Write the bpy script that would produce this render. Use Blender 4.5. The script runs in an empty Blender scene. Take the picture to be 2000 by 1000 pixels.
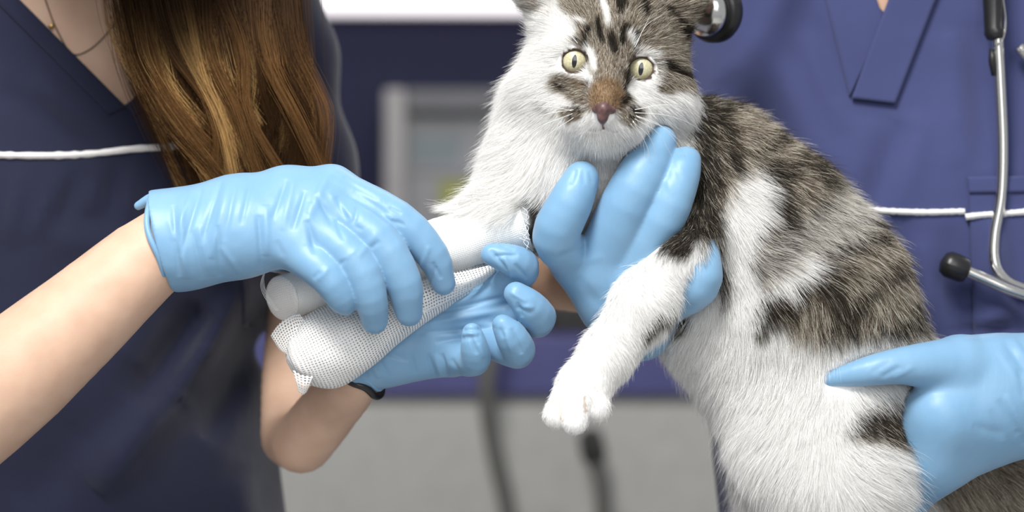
import bpy, math, random
import numpy as np
from mathutils import Vector
random.seed(7)
RNG = np.random.default_rng(11)
C = bpy.context.scene.collection
SC = bpy.context.scene

# ------------------------------------------------------------------ camera, world, lights, exposure
S, D, ZC = 0.00028, 1.30, 1.15          # metres per photo pixel at the focus distance D
cam_d = bpy.data.cameras.new('camera'); cam = bpy.data.objects.new('camera', cam_d); C.objects.link(cam)
cam.location = (0, -D, ZC); cam.rotation_euler = (math.pi/2, 0, 0)
cam_d.sensor_width = 36; cam_d.lens = 36*D/(2000*S); cam_d.clip_start = 0.02; cam_d.clip_end = 50
cam_d.dof.use_dof = True; cam_d.dof.focus_distance = D - 0.005; cam_d.dof.aperture_fstop = 4.0
SC.camera = cam
SC.view_settings.view_transform = 'Standard'; SC.view_settings.look = 'None'
SC.view_settings.gamma = 1.0; SC.view_settings.use_curve_mapping = False
SC.view_settings.exposure = 0.0
SC.cycles.use_denoising = True
SC.cycles.max_bounces = 10; SC.cycles.transparent_max_bounces = 24
W = bpy.data.worlds.new('world'); SC.world = W; W.use_nodes = True
W.node_tree.nodes['Background'].inputs[0].default_value = (0.93, 0.96, 1.0, 1)
W.node_tree.nodes['Background'].inputs[1].default_value = 0.46
def area(name, loc, target, size, power, col=(1, 1, 1), spread=180):
    l = bpy.data.lights.new(name, 'AREA'); l.shape = 'SQUARE'; l.size = size; l.energy = power; l.color = col
    l.spread = math.radians(spread)
    o = bpy.data.objects.new(name, l); C.objects.link(o); o.location = loc
    o.rotation_euler = (Vector(target)-Vector(loc)).to_track_quat('-Z', 'Y').to_euler(); return o
area('ceiling_softbox', (-0.30, -0.88, 2.24), (0.0, 0.02, 1.15), 0.5, 33, (1.0, 0.985, 0.96))
area('front_fill', (0.15, -1.9, 1.75), (0.05, 0.0, 1.08), 1.2, 15, (1.0, 0.99, 0.975))  # added fill behind the camera, brightens the belly and shaded fronts; no real lamp
area('ceiling_lamp', (0.5, 1.0, 2.5), (0.2, 1.7, 0.9), 0.8, 9, (1.0, 0.98, 0.96))

# ------------------------------------------------------------------ helpers
def P(px, py, d=0.0):                    # photo pixel + depth behind the focus plane (mm) -> world
    k = (D + d*1e-3)/D
    return np.array([(px-1000)*S*k, d*1e-3, ZC-(py-500)*S*k])
def PX(p):                               # world -> photo pixel
    k = (D + p[:, 1])/D
    return p[:, 0]/(S*k)+1000, 500-(p[:, 2]-ZC)/(S*k)
def R(r, d=0.0): return r*S*(D+d*1e-3)/D

def smin(a, b, k):
    h = np.clip(.5+.5*(b-a)/k, 0, 1)
    return b*(1-h)+a*h-k*h*(1-h)
def rcone(p, a, b, r1, r2):
    a = np.asarray(a, p.dtype); b = np.asarray(b, p.dtype); r1 = float(r1); r2 = float(r2)
    ba = b-a; l2 = float(ba@ba)
    if l2 < 1e-12: return np.linalg.norm(p-a, axis=1)-max(r1, r2)
    rr = r1-r2; a2 = l2-rr*rr
    if a2 <= 1e-10:
        return (np.linalg.norm(p-a, axis=1)-r1) if r1 > r2 else (np.linalg.norm(p-b, axis=1)-r2)
    il2 = 1/l2
    pa = p-a; y = pa@ba; z = y-l2
    xv = pa*l2-np.outer(y, ba); x2 = np.einsum('ij,ij->i', xv, xv)
    y2 = y*y*l2; z2 = z*z*l2
    k = np.sign(rr)*rr*rr*x2
    d = (np.sqrt(x2*a2*il2)+y*rr)*il2-r1
    c1 = np.sign(z)*a2*z2 > k
    c2 = np.sign(y)*a2*y2 < k
    d = np.where(c2, np.sqrt(x2+y2)*il2-r1, d)
    d = np.where(c1, np.sqrt(x2+z2)*il2-r2, d)
    return d
def ell(p, c, r, rot=None):
    c = np.asarray(c, p.dtype); r = np.asarray(r, p.dtype); rot = None if rot is None else np.asarray(rot, p.dtype)
    q = p-c
    if rot is not None: q = q@rot
    k0 = np.linalg.norm(q/r, axis=1); k1 = np.linalg.norm(q/(r*r), axis=1)+1e-9
    return k0*(k0-1)/k1
def chain_f(p, pts, k=0.004, grow=0.0, smooth=False):  # pts: list of (px,py,d,r)
    f = None
    if smooth:
        pts = spline(pts, 3*(len(pts)-1)+1)
    for a, b in zip(pts[:-1], pts[1:]):
        q = rcone(p, P(*a[:3]), P(*b[:3]), R(a[3], a[2])+grow, R(b[3], b[2])+grow)
        f = q if f is None else (np.minimum(f, q) if smooth else smin(f, q, k))
    return f
def union(fs, k):
    f = fs[0]
    for g in fs[1:]: f = smin(f, g, k)
    return f
def elp(p, px, py, d, rx, ry, rz, tilt=0.0, grow=0.0):   # ellipsoid in photo units
    rot = None
    if tilt:
        t = math.radians(tilt); rot = np.array([[math.cos(t), 0, math.sin(t)], [0, 1, 0], [-math.sin(t), 0, math.cos(t)]])
    return ell(p, P(px, py, d), np.array([R(rx, d), R(rz, d), R(ry, d)])+grow, rot)

def _h(i, j, k):
    n = (i*374761393 + j*668265263 + k*2147483647 + 1013904223) & 0xffffffff
    n = ((n ^ (n >> 13))*1274126177) & 0xffffffff
    return ((n ^ (n >> 16)) & 0xffff)/65535.0
def noise(p, s, seed=0):                 # value noise, -1..1, feature size s
    q = p/s+seed*17.31+100.0
    i = np.floor(q).astype(np.int64); f = q-i; f = f*f*(3-2*f)
    out = 0
    for dx in (0, 1):
        wx = f[:, 0] if dx else 1-f[:, 0]
        for dy in (0, 1):
            wy = f[:, 1] if dy else 1-f[:, 1]
            for dz in (0, 1):
                wz = f[:, 2] if dz else 1-f[:, 2]
                out = out+wx*wy*wz*_h(i[:, 0]+dx, i[:, 1]+dy, i[:, 2]+dz)
    return out*2-1
def creases(p, segs):                    # segs: (x0,y0,x1,y1,amp_mm,width_px); returns metres along the normal
    x, y = PX(p); out = np.zeros(len(p))
    for x0, y0, x1, y1, amp, w in segs:
        dx, dy = x1-x0, y1-y0; l2 = dx*dx+dy*dy
        t = np.clip(((x-x0)*dx+(y-y0)*dy)/l2, 0, 1)
        e2 = (x-x0-t*dx)**2+(y-y0-t*dy)**2
        out += amp*1e-3*np.exp(-e2/(w*w))*np.sqrt(np.clip(4*t*(1-t), 0, 1))
    return out

def surfnet(f, lo, hi, h, proj=2):
    lo = np.array(lo, float); hi = np.array(hi, float)
    B = 6
    nb = np.maximum(1, np.ceil((hi-lo)/(h*B)).astype(int)); n = nb*B+1
    bc = np.stack(np.meshgrid(*[lo[a]+(np.arange(nb[a])+.5)*h*B for a in range(3)], indexing='ij'), -1).reshape(-1, 3)
    fb = f(bc.astype(np.float32)).astype(float); act = np.abs(fb) < h*B*1.9
    V = np.repeat(np.repeat(np.repeat(fb.reshape(nb), B, 0), B, 1), B, 2)
    V = np.pad(V, ((0, 1), (0, 1), (0, 1)), mode='edge')
    M = np.zeros(n, bool)
    A = act.reshape(nb)
    for dx in (0, 1):
        for dy in (0, 1):
            for dz in (0, 1):
                E = np.repeat(np.repeat(np.repeat(A, B, 0), B, 1), B, 2)
                M[dx:dx+E.shape[0], dy:dy+E.shape[1], dz:dz+E.shape[2]] |= E
    idx = np.argwhere(M)
    for s in range(0, len(idx), 400000):
        ii = idx[s:s+400000]
        V[ii[:, 0], ii[:, 1], ii[:, 2]] = f((lo+ii*h).astype(np.float32))
    V[V == 0] = 1e-9
    ins = V < 0
    c = [ins[dx:n[0]-1+dx, dy:n[1]-1+dy, dz:n[2]-1+dz] for dx in (0, 1) for dy in (0, 1) for dz in (0, 1)]
    s = sum(x.astype(np.int8) for x in c); cells = np.argwhere((s > 0) & (s < 8))
    acc = np.zeros((len(cells), 3)); cnt = np.zeros(len(cells))
    corners = [(dx, dy, dz) for dx in (0, 1) for dy in (0, 1) for dz in (0, 1)]
    for a in corners:
        for ax in range(3):
            if a[ax]: continue
            b = list(a); b[ax] = 1
            va = V[cells[:, 0]+a[0], cells[:, 1]+a[1], cells[:, 2]+a[2]]
            vb = V[cells[:, 0]+b[0], cells[:, 1]+b[1], cells[:, 2]+b[2]]
            m = (va < 0) != (vb < 0); t = np.where(m, va/(va-vb+1e-30), 0)
            pt = np.tile(np.array(a, float), (len(cells), 1)); pt[:, ax] = t
            acc[m] += pt[m]; cnt[m] += 1
    verts = lo+(cells+acc/cnt[:, None])*h
    ci = -np.ones(tuple(x-1 for x in n), np.int64); ci[cells[:, 0], cells[:, 1], cells[:, 2]] = np.arange(len(cells))
    quads = []
    for ax in range(3):
        u, v = [(1, 2), (2, 0), (0, 1)][ax]
        sl0 = [slice(None)]*3; sl1 = [slice(None)]*3
        sl0[ax] = slice(0, n[ax]-1); sl1[ax] = slice(1, n[ax])
        a = ins[tuple(sl0)]; b = ins[tuple(sl1)]
        e = np.argwhere(a != b)
        e = e[(e[:, u] > 0) & (e[:, v] > 0) & (e[:, u] < n[u]-1) & (e[:, v] < n[v]-1)]
        fl = a[e[:, 0], e[:, 1], e[:, 2]]
        def cell(du, dv):
            q = e.copy(); q[:, u] += du; q[:, v] += dv
            return ci[q[:, 0], q[:, 1], q[:, 2]]
        Q = np.stack([cell(-1, -1), cell(0, -1), cell(0, 0), cell(-1, 0)], 1)
        Q[~fl] = Q[~fl][:, ::-1]; quads.append(Q)
    quads = np.concatenate(quads); quads = quads[(quads >= 0).all(1)]
    for _ in range(proj):
        fv = f(verts); g = grad(f, verts, h*.5)
        g2 = np.maximum((g*g).sum(1), .2)
        verts = verts-np.clip(fv/g2, -h, h)[:, None]*g
    return verts, quads
def grad(f, p, e=5e-4):
    g = np.zeros_like(p)
    for a in range(3):
        o = np.zeros(3); o[a] = e
        g[:, a] = (f(p+o)-f(p-o))/(2*e)
    return g
def nrm(v): return v/np.maximum(np.linalg.norm(v, axis=-1, keepdims=True), 1e-12)

def mesh(name, verts, faces, mat, parent=None, smooth=True, uv=None, col=None):
    me = bpy.data.meshes.new(name)
    if isinstance(faces, np.ndarray):
        nv, nf, k = len(verts), len(faces), faces.shape[1]
        me.vertices.add(nv); me.vertices.foreach_set('co', np.asarray(verts, np.float32).ravel())
        me.loops.add(nf*k); me.loops.foreach_set('vertex_index', faces.astype(np.int32).ravel())
        me.polygons.add(nf); me.polygons.foreach_set('loop_start', np.arange(0, nf*k, k, dtype=np.int32))
        me.update(calc_edges=True)
    else:
        me.from_pydata([tuple(v) for v in verts], [], faces); me.update()
    if smooth: me.polygons.foreach_set('use_smooth', np.ones(len(me.polygons), bool))
    if uv is not None:
        L = me.uv_layers.new(name='UVMap'); li = np.zeros(len(me.loops), np.int32); me.loops.foreach_get('vertex_index', li)
        L.data.foreach_set('uv', np.asarray(uv, np.float32)[li].ravel())
    if col is not None:
        a = me.attributes.new('col', 'FLOAT_COLOR', 'POINT')
        a.data.foreach_set('color', np.concatenate([col, np.ones((len(col), 1))], 1).astype(np.float32).ravel())
    me.materials.append(mat)
    o = bpy.data.objects.new(name, me); C.objects.link(o)
    if parent: o.parent = parent
    return o
def empty(name, label, cat, loc=(0, 0, 0), group=None):
    o = bpy.data.objects.new(name, None); C.objects.link(o); o.empty_display_size = .05
    o['label'] = label; o['category'] = cat
    if group: o['group'] = group
    return o
def tag(o, label, cat): o['label'] = label; o['category'] = cat; return o
def spline(pts, n):                      # Catmull-Rom through pts (any dimension)
    pts = np.array(pts, float); m = len(pts)
    q = np.vstack([2*pts[0]-pts[1], pts, 2*pts[-1]-pts[-2]])
    t = np.linspace(0, m-1-1e-9, n); i = t.astype(int); u = (t-i)[:, None]
    a, b, c, d = q[i], q[i+1], q[i+2], q[i+3]
    return .5*((2*b)+(c-a)*u+(2*a-5*b+4*c-d)*u*u+(3*b-a-3*c+d)*u**3)
def tube_data(path, rad, seg=14, closed=False, caps=True, wob=None):
    path = np.array(path, float); n = len(path); rad = np.broadcast_to(np.asarray(rad, float), (n,))
    T = nrm(np.gradient(path, axis=0))
    if closed: T = nrm(np.roll(path, -1, 0)-np.roll(path, 1, 0))
    ref = np.array([0, -1.0, 0]) if abs(T[0][1]) < .9 else np.array([0, 0, 1.0])
    N = np.zeros_like(path); N[0] = nrm(ref-T[0]*(ref@T[0]))
    for i in range(1, n):
        v = N[i-1]-T[i]*(N[i-1]@T[i]); N[i] = nrm(v)
    Bv = np.cross(T, N); V = []; UV = []
    L = np.concatenate([[0], np.cumsum(np.linalg.norm(np.diff(path, axis=0), axis=1))])
    sg = seg+1
    for i in range(n):
        for j in range(sg):
            a = 2*math.pi*j/seg
            r = rad[i]*(1+(wob(i/(n-1), a) if wob else 0))
            V.append(path[i]+(N[i]*math.cos(a)+Bv[i]*math.sin(a))*r); UV.append((a*rad.max(), L[i]))
    F = []
    for i in range(n if closed else n-1):
        for j in range(seg):
            i2 = (i+1) % n
            F.append((i*sg+j, i*sg+j+1, i2*sg+j+1, i2*sg+j))
    if caps and not closed:
        V.append(path[0]); UV.append((0, 0)); V.append(path[-1]); UV.append((0, L[-1]))
        for j in range(seg):
            F.append((len(V)-2, j+1, j)); F.append((len(V)-1, (n-1)*sg+j, (n-1)*sg+j+1))
    return V, F, UV
def tube(name, path, rad, mat, parent=None, seg=14, **kw):
    V, F, UV = tube_data(path, rad, seg, **kw)
    return mesh(name, V, F, mat, parent, uv=UV)
def box(name, lo, hi, mat, parent=None, bevel=0.0):
    lo = np.minimum(lo, hi); hi2 = np.maximum(lo, hi); x0, y0, z0 = lo; x1, y1, z1 = np.maximum(hi2, hi)
    V = [(x0, y0, z0), (x1, y0, z0), (x1, y1, z0), (x0, y1, z0), (x0, y0, z1), (x1, y0, z1), (x1, y1, z1), (x0, y1, z1)]
    F = [(0, 3, 2, 1), (4, 5, 6, 7), (0, 1, 5, 4), (1, 2, 6, 5), (2, 3, 7, 6), (3, 0, 4, 7)]
    o = mesh(name, V, F, mat, parent, smooth=False)
    if bevel:
        m = o.modifiers.new('bevel', 'BEVEL'); m.width = bevel; m.segments = 3
    return o
def curves(name, pts, rad, col, mat, parent=None):       # hair strands: pts (N,K,3), rad (N,K), col (N,K,3)
    cu = bpy.data.hair_curves.new(name); n, k, _ = pts.shape
    cu.add_curves([k]*n)
    cu.attributes['position'].data.foreach_set('vector', pts.astype(np.float32).ravel())
    a = cu.attributes.get('radius') or cu.attributes.new('radius', 'FLOAT', 'POINT')
    a.data.foreach_set('value', rad.astype(np.float32).ravel())
    a = cu.attributes.new('col', 'FLOAT_COLOR', 'POINT')
    a.data.foreach_set('color', np.concatenate([col, np.ones((n, k, 1))], 2).astype(np.float32).ravel())
    cu.materials.append(mat)
    o = bpy.data.objects.new(name, cu); C.objects.link(o)
    if parent: o.parent = parent
    o['kind'] = 'stuff'
    return o

# ------------------------------------------------------------------ materials
class NT:
    def __init__(s, name):
        s.m = bpy.data.materials.new(name); s.m.use_nodes = True; s.t = s.m.node_tree
        s.b = s.t.nodes['Principled BSDF']; s.out = s.t.nodes['Material Output']
    def n(s, typ, **kw):
        x = s.t.nodes.new(typ)
        for k, v in kw.items():
            if k.startswith('i_'): x.inputs[int(k[2:])].default_value = v
            else: setattr(x, k, v)
        return x
    def l(s, a, b): s.t.links.new(a, b)
    def math(s, op, a, b=None):
        x = s.n('ShaderNodeMath', operation=op)
        for i, v in enumerate((a, b)):
            if v is None: continue
            if isinstance(v, (int, float)): x.inputs[i].default_value = v
            else: s.l(v, x.inputs[i])
        return x.outputs[0]
    def noise(s, scale, detail=4, vec=None, stretch=None):
        tc = s.n('ShaderNodeTexCoord'); v = tc.outputs['Object']
        if stretch:
            mp = s.n('ShaderNodeMapping'); mp.inputs['Scale'].default_value = stretch; s.l(v, mp.inputs[0]); v = mp.outputs[0]
        x = s.n('ShaderNodeTexNoise'); x.inputs['Scale'].default_value = scale; x.inputs['Detail'].default_value = detail
        s.l(v, x.inputs['Vector']); return x.outputs[0]
    def bump(s, h, strength, dist, prev=None):
        b = s.n('ShaderNodeBump'); b.inputs['Strength'].default_value = strength; b.inputs['Distance'].default_value = dist
        s.l(h, b.inputs['Height'])
        if prev is not None: s.l(prev, b.inputs['Normal'])
        return b.outputs[0]
    def ramp(s, f, c0, c1, p0=0.0, p1=1.0):
        r = s.n('ShaderNodeValToRGB'); e = r.color_ramp.elements
        e[0].position = p0; e[0].color = (*c0, 1); e[1].position = p1; e[1].color = (*c1, 1)
        s.l(f, r.inputs[0]); return r.outputs[0]
def plain(name, col, rough=.6, metal=0.0, var=.06, scale=40, bump=0.0, **kw):
    t = NT(name); f = t.noise(scale)
    c = np.array(col)
    t.l(t.ramp(f, tuple(c*(1-var)), tuple(np.minimum(c*(1+var), 1)), .3, .7), t.b.inputs['Base Color'])
    t.b.inputs['Roughness'].default_value = rough; t.b.inputs['Metallic'].default_value = metal
    if bump: t.l(t.bump(f, .5, bump), t.b.inputs['Normal'])
    for k, v in kw.items(): t.b.inputs[k.replace('_', ' ')].default_value = v
    return t.m
def cloth_mat(name, col):
    t = NT(name); f = t.noise(9, 3); c = np.array(col)
    t.l(t.ramp(f, tuple(c*.88), tuple(c*1.12), .3, .7), t.b.inputs['Base Color'])
    t.b.inputs['Roughness'].default_value = .85
    t.b.inputs['Sheen Weight'].default_value = .25; t.b.inputs['Sheen Roughness'].default_value = .5
    t.b.inputs['Specular IOR Level'].default_value = .25
    tc = t.n('ShaderNodeTexCoord')
    w = t.n('ShaderNodeTexWave', bands_direction='Z', wave_type='BANDS'); w.inputs['Scale'].default_value = 420; w.inputs['Distortion'].default_value = 1.5
    t.l(tc.outputs['Object'], w.inputs[0])
    w2 = t.n('ShaderNodeTexWave', bands_direction='X', wave_type='BANDS'); w2.inputs['Scale'].default_value = 420; w2.inputs['Distortion'].default_value = 1.5
    t.l(tc.outputs['Object'], w2.inputs[0])
    b = t.bump(t.math('ADD', w.outputs[1], w2.outputs[1]), .12, .0003)
    b = t.bump(t.noise(55, 4), .25, .002, b)
    t.l(b, t.b.inputs['Normal']); return t.m
def glove_mat():
    t = NT('blue_nitrile'); f = t.noise(30, 3)
    t.l(t.ramp(f, (.165, .325, .50), (.20, .365, .54), .3, .7), t.b.inputs['Base Color'])
    t.b.inputs['Roughness'].default_value = .42; t.b.inputs['Specular IOR Level'].default_value = .35
    t.b.inputs['Subsurface Weight'].default_value = .12; t.b.inputs['Subsurface Radius'].default_value = (.2, .5, 1); t.b.inputs['Subsurface Scale'].default_value = .004
    t.b.inputs['Sheen Weight'].default_value = .12
    b = t.bump(t.noise(900, 2), .12, .0002)
    b = t.bump(t.noise(45, 5, stretch=(2.4, 1.0, .8)), .3, .0012, b)
    t.l(b, t.b.inputs['Normal']); return t.m
def skin_mat(name, col):
    t = NT(name); f = t.noise(60, 5); c = np.array(col)
    t.l(t.ramp(f, tuple(c*np.array([.93, .88, .86])), tuple(c*np.array([1.05, 1.05, 1.05])), .3, .7), t.b.inputs['Base Color'])
    t.b.inputs['Roughness'].default_value = .5; t.b.inputs['Specular IOR Level'].default_value = .35
    t.b.inputs['Subsurface Weight'].default_value = .2; t.b.inputs['Subsurface Radius'].default_value = (1, .35, .2); t.b.inputs['Subsurface Scale'].default_value = .004
    b = t.bump(t.noise(900, 3), .2, .0003); b = t.bump(t.noise(220, 3), .15, .0005, b)
    t.l(b, t.b.inputs['Normal']); return t.m
def hair_mat(name, trans=.25, gloss=.12, rough=.45):
    t = NT(name); t.t.nodes.remove(t.b)
    a = t.n('ShaderNodeAttribute', attribute_name='col')
    d = t.n('ShaderNodeBsdfDiffuse'); tr = t.n('ShaderNodeBsdfTranslucent'); g = t.n('ShaderNodeBsdfGlossy'); g.inputs['Roughness'].default_value = rough
    for x in (d, tr): t.l(a.outputs['Color'], x.inputs['Color'])
    m1 = t.n('ShaderNodeMixShader'); m1.inputs[0].default_value = trans; t.l(d.outputs[0], m1.inputs[1]); t.l(tr.outputs[0], m1.inputs[2])
    m2 = t.n('ShaderNodeMixShader'); m2.inputs[0].default_value = gloss; t.l(m1.outputs[0], m2.inputs[1]); t.l(g.outputs[0], m2.inputs[2])
    t.l(a.outputs['Color'], g.inputs['Color'])
    t.l(m2.outputs[0], t.out.inputs[0]); return t.m
def gauze_mat(name, pitch, hole, alpha=True, col=(.88, .875, .86), bstr=.5, bdist=.0006):
    t = NT(name)
    uv = t.n('ShaderNodeUVMap'); sp = t.n('ShaderNodeSeparateXYZ')
    nz = t.n('ShaderNodeTexNoise'); nz.inputs['Scale'].default_value = 130; t.l(uv.outputs[0], nz.inputs['Vector'])
    off = t.n('ShaderNodeVectorMath', operation='MULTIPLY_ADD'); off.inputs[1].default_value = (.0016,)*3
    t.l(nz.outputs['Color'], off.inputs[0]); t.l(uv.outputs[0], off.inputs[2]); t.l(off.outputs[0], sp.inputs[0])
    def thr(c):
        f = t.math('FRACT', t.math('MULTIPLY', c, 1/pitch)); return t.math('ABSOLUTE', t.math('SUBTRACT', f, .5))
    mx = t.math('MAXIMUM', thr(sp.outputs[0]), thr(sp.outputs[1]))
    t.b.inputs['Base Color'].default_value = (*col, 1); t.b.inputs['Roughness'].default_value = .9
    t.b.inputs['Specular IOR Level'].default_value = .15
    t.l(t.bump(mx, bstr, bdist), t.b.inputs['Normal'])
    if not alpha:
        c = np.array(col); t.l(t.ramp(mx, tuple(c*.90), tuple(c), .1, .42), t.b.inputs['Base Color'])
    if alpha:
        t.l(t.math('GREATER_THAN', mx, hole), t.b.inputs['Alpha'])
    return t.m

M_glove = glove_mat()
M_scrubR = cloth_mat('blue_scrub_cloth', (.042, .052, .140))
M_scrubL = cloth_mat('navy_scrub_cloth', (.0095, .0120, .034))
M_skinL = skin_mat('fair_skin', (.60, .41, .30))
M_skinR = skin_mat('tan_skin', (.50, .32, .22))
M_piping = plain('white_cord', (.80, .79, .78), .9, bump=.0006, scale=900)
M_black = plain('black_rubber', (.012, .012, .013), .35)
M_steel = plain('polished_steel', (.74, .73, .70), .16, 1.0, var=.03)
M_gold = plain('gold', (.8, .55, .22), .3, 1.0)
M_hair = hair_mat('brown_hair', .1, .3, .4)
M_fur = hair_mat('cat_fur', .3, .03, .5)
M_gauze = gauze_mat('open_gauze', .0017, .255)
M_wrap = gauze_mat('dense_bandage', .00125, .2, alpha=False, col=(.88, .87, .845), bstr=.5, bdist=.0006)
M_gauze_in = gauze_mat('gauze_layers', .0014, .25, alpha=False, col=(.86, .855, .84))

# ------------------------------------------------------------------ setting
M_navywall = plain('navy_wall_paint', (.013, .0145, .043), .9)
M_white = plain('white_laminate', (.40, .395, .375), .45)
M_floor = plain('grey_vinyl_floor', (.62, .62, .61), .4)
YW = 1.75
o = box('wall_back', (-2.6, YW, 0), (2.6, YW+.1, 2.7), M_navywall); o['kind'] = 'structure'
o = box('floor', (-2.6, -2.6, -.06), (2.6, YW+.1, 0), M_floor); o['kind'] = 'structure'

# wall light panel along the top of the view
t = NT('lit_panel'); t.b.inputs['Base Color'].default_value = (.9, .88, .9, 1)
t.b.inputs['Emission Color'].default_value = (1.0, .90, .95, 1); t.b.inputs['Emission Strength'].default_value = .72
M_lit = t.m
wl = empty('wall_light', 'long white lit panel fixed high across the navy wall behind the cat', 'light')
a = P(330, 36, 1690); b = P(1480, -330, 1690)
box('light_panel', (a[0], 1.70, a[2]+.008), (b[0], 1.735, b[2]), M_lit, wl)
box('light_frame', (a[0]-.02, 1.712, a[2]+.03), (b[0]+.02, YW-.001, b[2]+.02), M_white, wl, .004)

# notice board / framed panel, blurred behind
bd = empty('notice_board', 'grey framed notice board on the navy wall left of the cat', 'board')
M_frame = plain('pale_frame', (.31, .295, .29), .5); M_sheet = plain('grey_sheet', (.25, .25, .245), .7)
a = P(748, 172, 1650); b = P(1330, 560, 1650)
box('back_panel', (a[0]+.01, 1.685, b[2]+.01), (b[0]-.01, YW-.001, a[2]-.01), M_sheet, bd)
fw = P(792, 0, 1650)[0]-a[0]
box('frame_side', (a[0], 1.66, b[2]), (a[0]+fw, YW-.002, a[2]), M_frame, bd, .006)
box('frame_side', (b[0]-fw, 1.66, b[2]), (b[0], YW-.002, a[2]), M_frame, bd, .006)
M_frame2 = plain('grey_rail', (.10, .10, .11), .5)
box('frame_rail', (a[0]+fw, 1.662, a[2]-.03), (b[0]-fw, YW-.002, a[2]), M_frame2, bd, .004)
box('frame_rail', (a[0]+fw, 1.662, b[2]), (b[0]-fw, YW-.002, b[2]+.03), M_frame, bd, .004)
def sheet(x0, y0, x1, y1, col, nm, k):
    p, q = P(x0, y0, 1680), P(x1, y1, 1680)
    m = plain(nm+'_paper', col, .7)
    box('paper', (p[0], 1.682-k*.001, q[2]), (q[0], 1.6845-k*.001, p[2]), m, bd)
sheet(800, 200, 1290, 232, (.19, .21, .21), 'teal', 0)
sheet(800, 250, 1290, 335, (.26, .26, .27), 'pale', 0)
sheet(802, 262, 900, 318, (.19, .22, .23), 'slate', 1)
sheet(800, 345, 1290, 540, (.26, .26, .27), 'white', 0)
sheet(858, 352, 935, 415, (.27, .28, .07), 'yellow', 1)

# cabinet with navy top
cb = empty('cabinet', 'white cabinet with a navy worktop edge, out of focus behind the paw', 'cabinet')
M_navytop = plain('navy_laminate', (.060, .062, .19), .5)
a = P(100, 768, 1350); b = P(1424, 0, 1350)
box('carcass', (a[0], 1.34, .05), (b[0], YW-.001, a[2]), M_white, cb, .004)
box('plinth', (a[0]+.02, 1.38, 0), (b[0]-.02, YW-.01, .05), M_navytop, cb)
tz = P(0, 655, 1330)[2]
box('worktop', (a[0]-.01, 1.32, a[2]), (b[0]+.01, YW-.001, tz), M_navytop, cb, .003)
for x0, x1 in ((120, 470), (480, 1414)):
    p, q = P(x0, 800, 1340), P(x1, 0, 1340)
    d_ = box('door', (p[0], 1.325, .07), (q[0], 1.34, a[2]-.012), M_white, cb, .003)
    hx = q[0]-.06 if x0 < 500 else p[0]+.6
    tube('handle', [(hx, 1.325, .45), (hx, 1.30, .46), (hx, 1.30, .58), (hx, 1.325, .59)], .005, M_steel, d_, 8)
# dark case on the worktop
M_dark = plain('dark_plastic', (.02, .019, .018), .5)
ca = empty('equipment_case', 'dark low case on the navy worktop behind the raised paw', 'case')
p, q = P(1065, 590, 1400), P(1235, 655, 1400)
box('case_body', (p[0], 1.40, tz), (q[0], 1.6, p[2]-.012), M_dark, ca, .01)
box('case_lid', (p[0]-.004, 1.395, p[2]-.014), (q[0]+.004, 1.604, p[2]), M_dark, ca, .006)
# hanging cable
M_cable = plain('grey_cable', (.10, .098, .09), .6)
cg = empty('cable', 'dark grey cable hanging in a loop in front of the white cabinet', 'cable')
tube('cord', spline([P(975, 640, 1255), P(950, 740, 1240), P(960, 850, 1250), P(985, 960, 1255), P(1010, 1060, 1255), P(1090, 1130, 1255), P(1165, 1060, 1255), P(1178, 960, 1255), P(1160, 890, 1255)], 60), R(17, 1250), M_cable, cg, 10)
tube('plug', [P(1164, 905, 1255), P(1160, 890, 1255), P(1152, 850, 1255), P(1148, 838, 1255)], [R(18, 1250), R(26, 1250), R(24, 1250), R(14, 1250)], M_dark, cg, 12)

# ------------------------------------------------------------------ people
def sleeve(p, pts):                       # a sleeve cut square at its cuff
    b = P(*pts[-1][:3]); n = nrm(b-P(*pts[-2][:3]))
    return np.maximum(chain_f(p, pts, .02), (p-b)@n)
def cone_stack(p, pts, k=.03, grow=0): return chain_f(p, pts, k, grow)
TL1 = [(235, -60, 212, 318), (225, 420, 208, 318), (200, 800, 208, 306), (235, 1150, 215, 340)]
TL2 = [(-170, -60, 212, 318), (-160, 420, 208, 318), (-150, 800, 208, 306), (-150, 1150, 215, 340)]
SL2 = [(430, -60, 235, 175), (560, 120, 235, 90), (580, 330, 232, 106), (620, 470, 226, 92)]
SL1 = [(-400, -60, 205, 190), (-460, 420, 140, 190), (-470, 640, 100, 170)]
FOLD_L = [(490, 540, 340, 780, 13, 30), (350, 760, 190, 960, 11, 38), (400, 600, 270, 790, -11, 36), (500, 640, 400, 860, -10, 34), (300, 600, 150, 840, 4, 40),
          (520, 620, 470, 900, -5, 45), (415, 700, 330, 1000, -5, 60), (250, 700, 60, 1000, -6, 50), (470, 930, 500, 1100, 6, 40),
          (200, 320, 170, 420, 2.5, 16), (260, 320, 250, 430, 2.5, 16), (120, 330, 60, 470, 2.5, 18), (40, 330, 20, 480, 2.5, 18),
          (160, 330, 110, 450, -2.5, 15), (230, 325, 210, 440, -2.5, 15), (330, 320, 330, 420, 2.5, 18), (290, 320, 300, 430, -2, 16),
          (0, 170, 190, 300, -3, 25), (60, 150, 250, 290, 3, 24), (-60, 340, -120, 520, 4, 25), (100, 470, 300, 480, 3, 30)]
def f_top_L(p, grow=0.0, folds=True):
    f = smin(cone_stack(p, TL1, .03), cone_stack(p, TL2, .03), .09)
    f = smin(f, sleeve(p, SL1), .04); f = smin(f, sleeve(p, SL2), .03)
    f = f-grow
    if folds: f = f-creases(p, FOLD_L)-noise(p, .05, 3)*.0018-noise(p, .022, 5)*.0006
    return f
TR1 = [(1610, -60, 218, 325), (1640, 450, 216, 318), (1735, 900, 212, 316), (1760, 1250, 215, 330)]
TR2 = [(1990, -60, 218, 325), (1990, 450, 216, 318), (1990, 900, 212, 316), (1990, 1250, 215, 330)]
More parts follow.
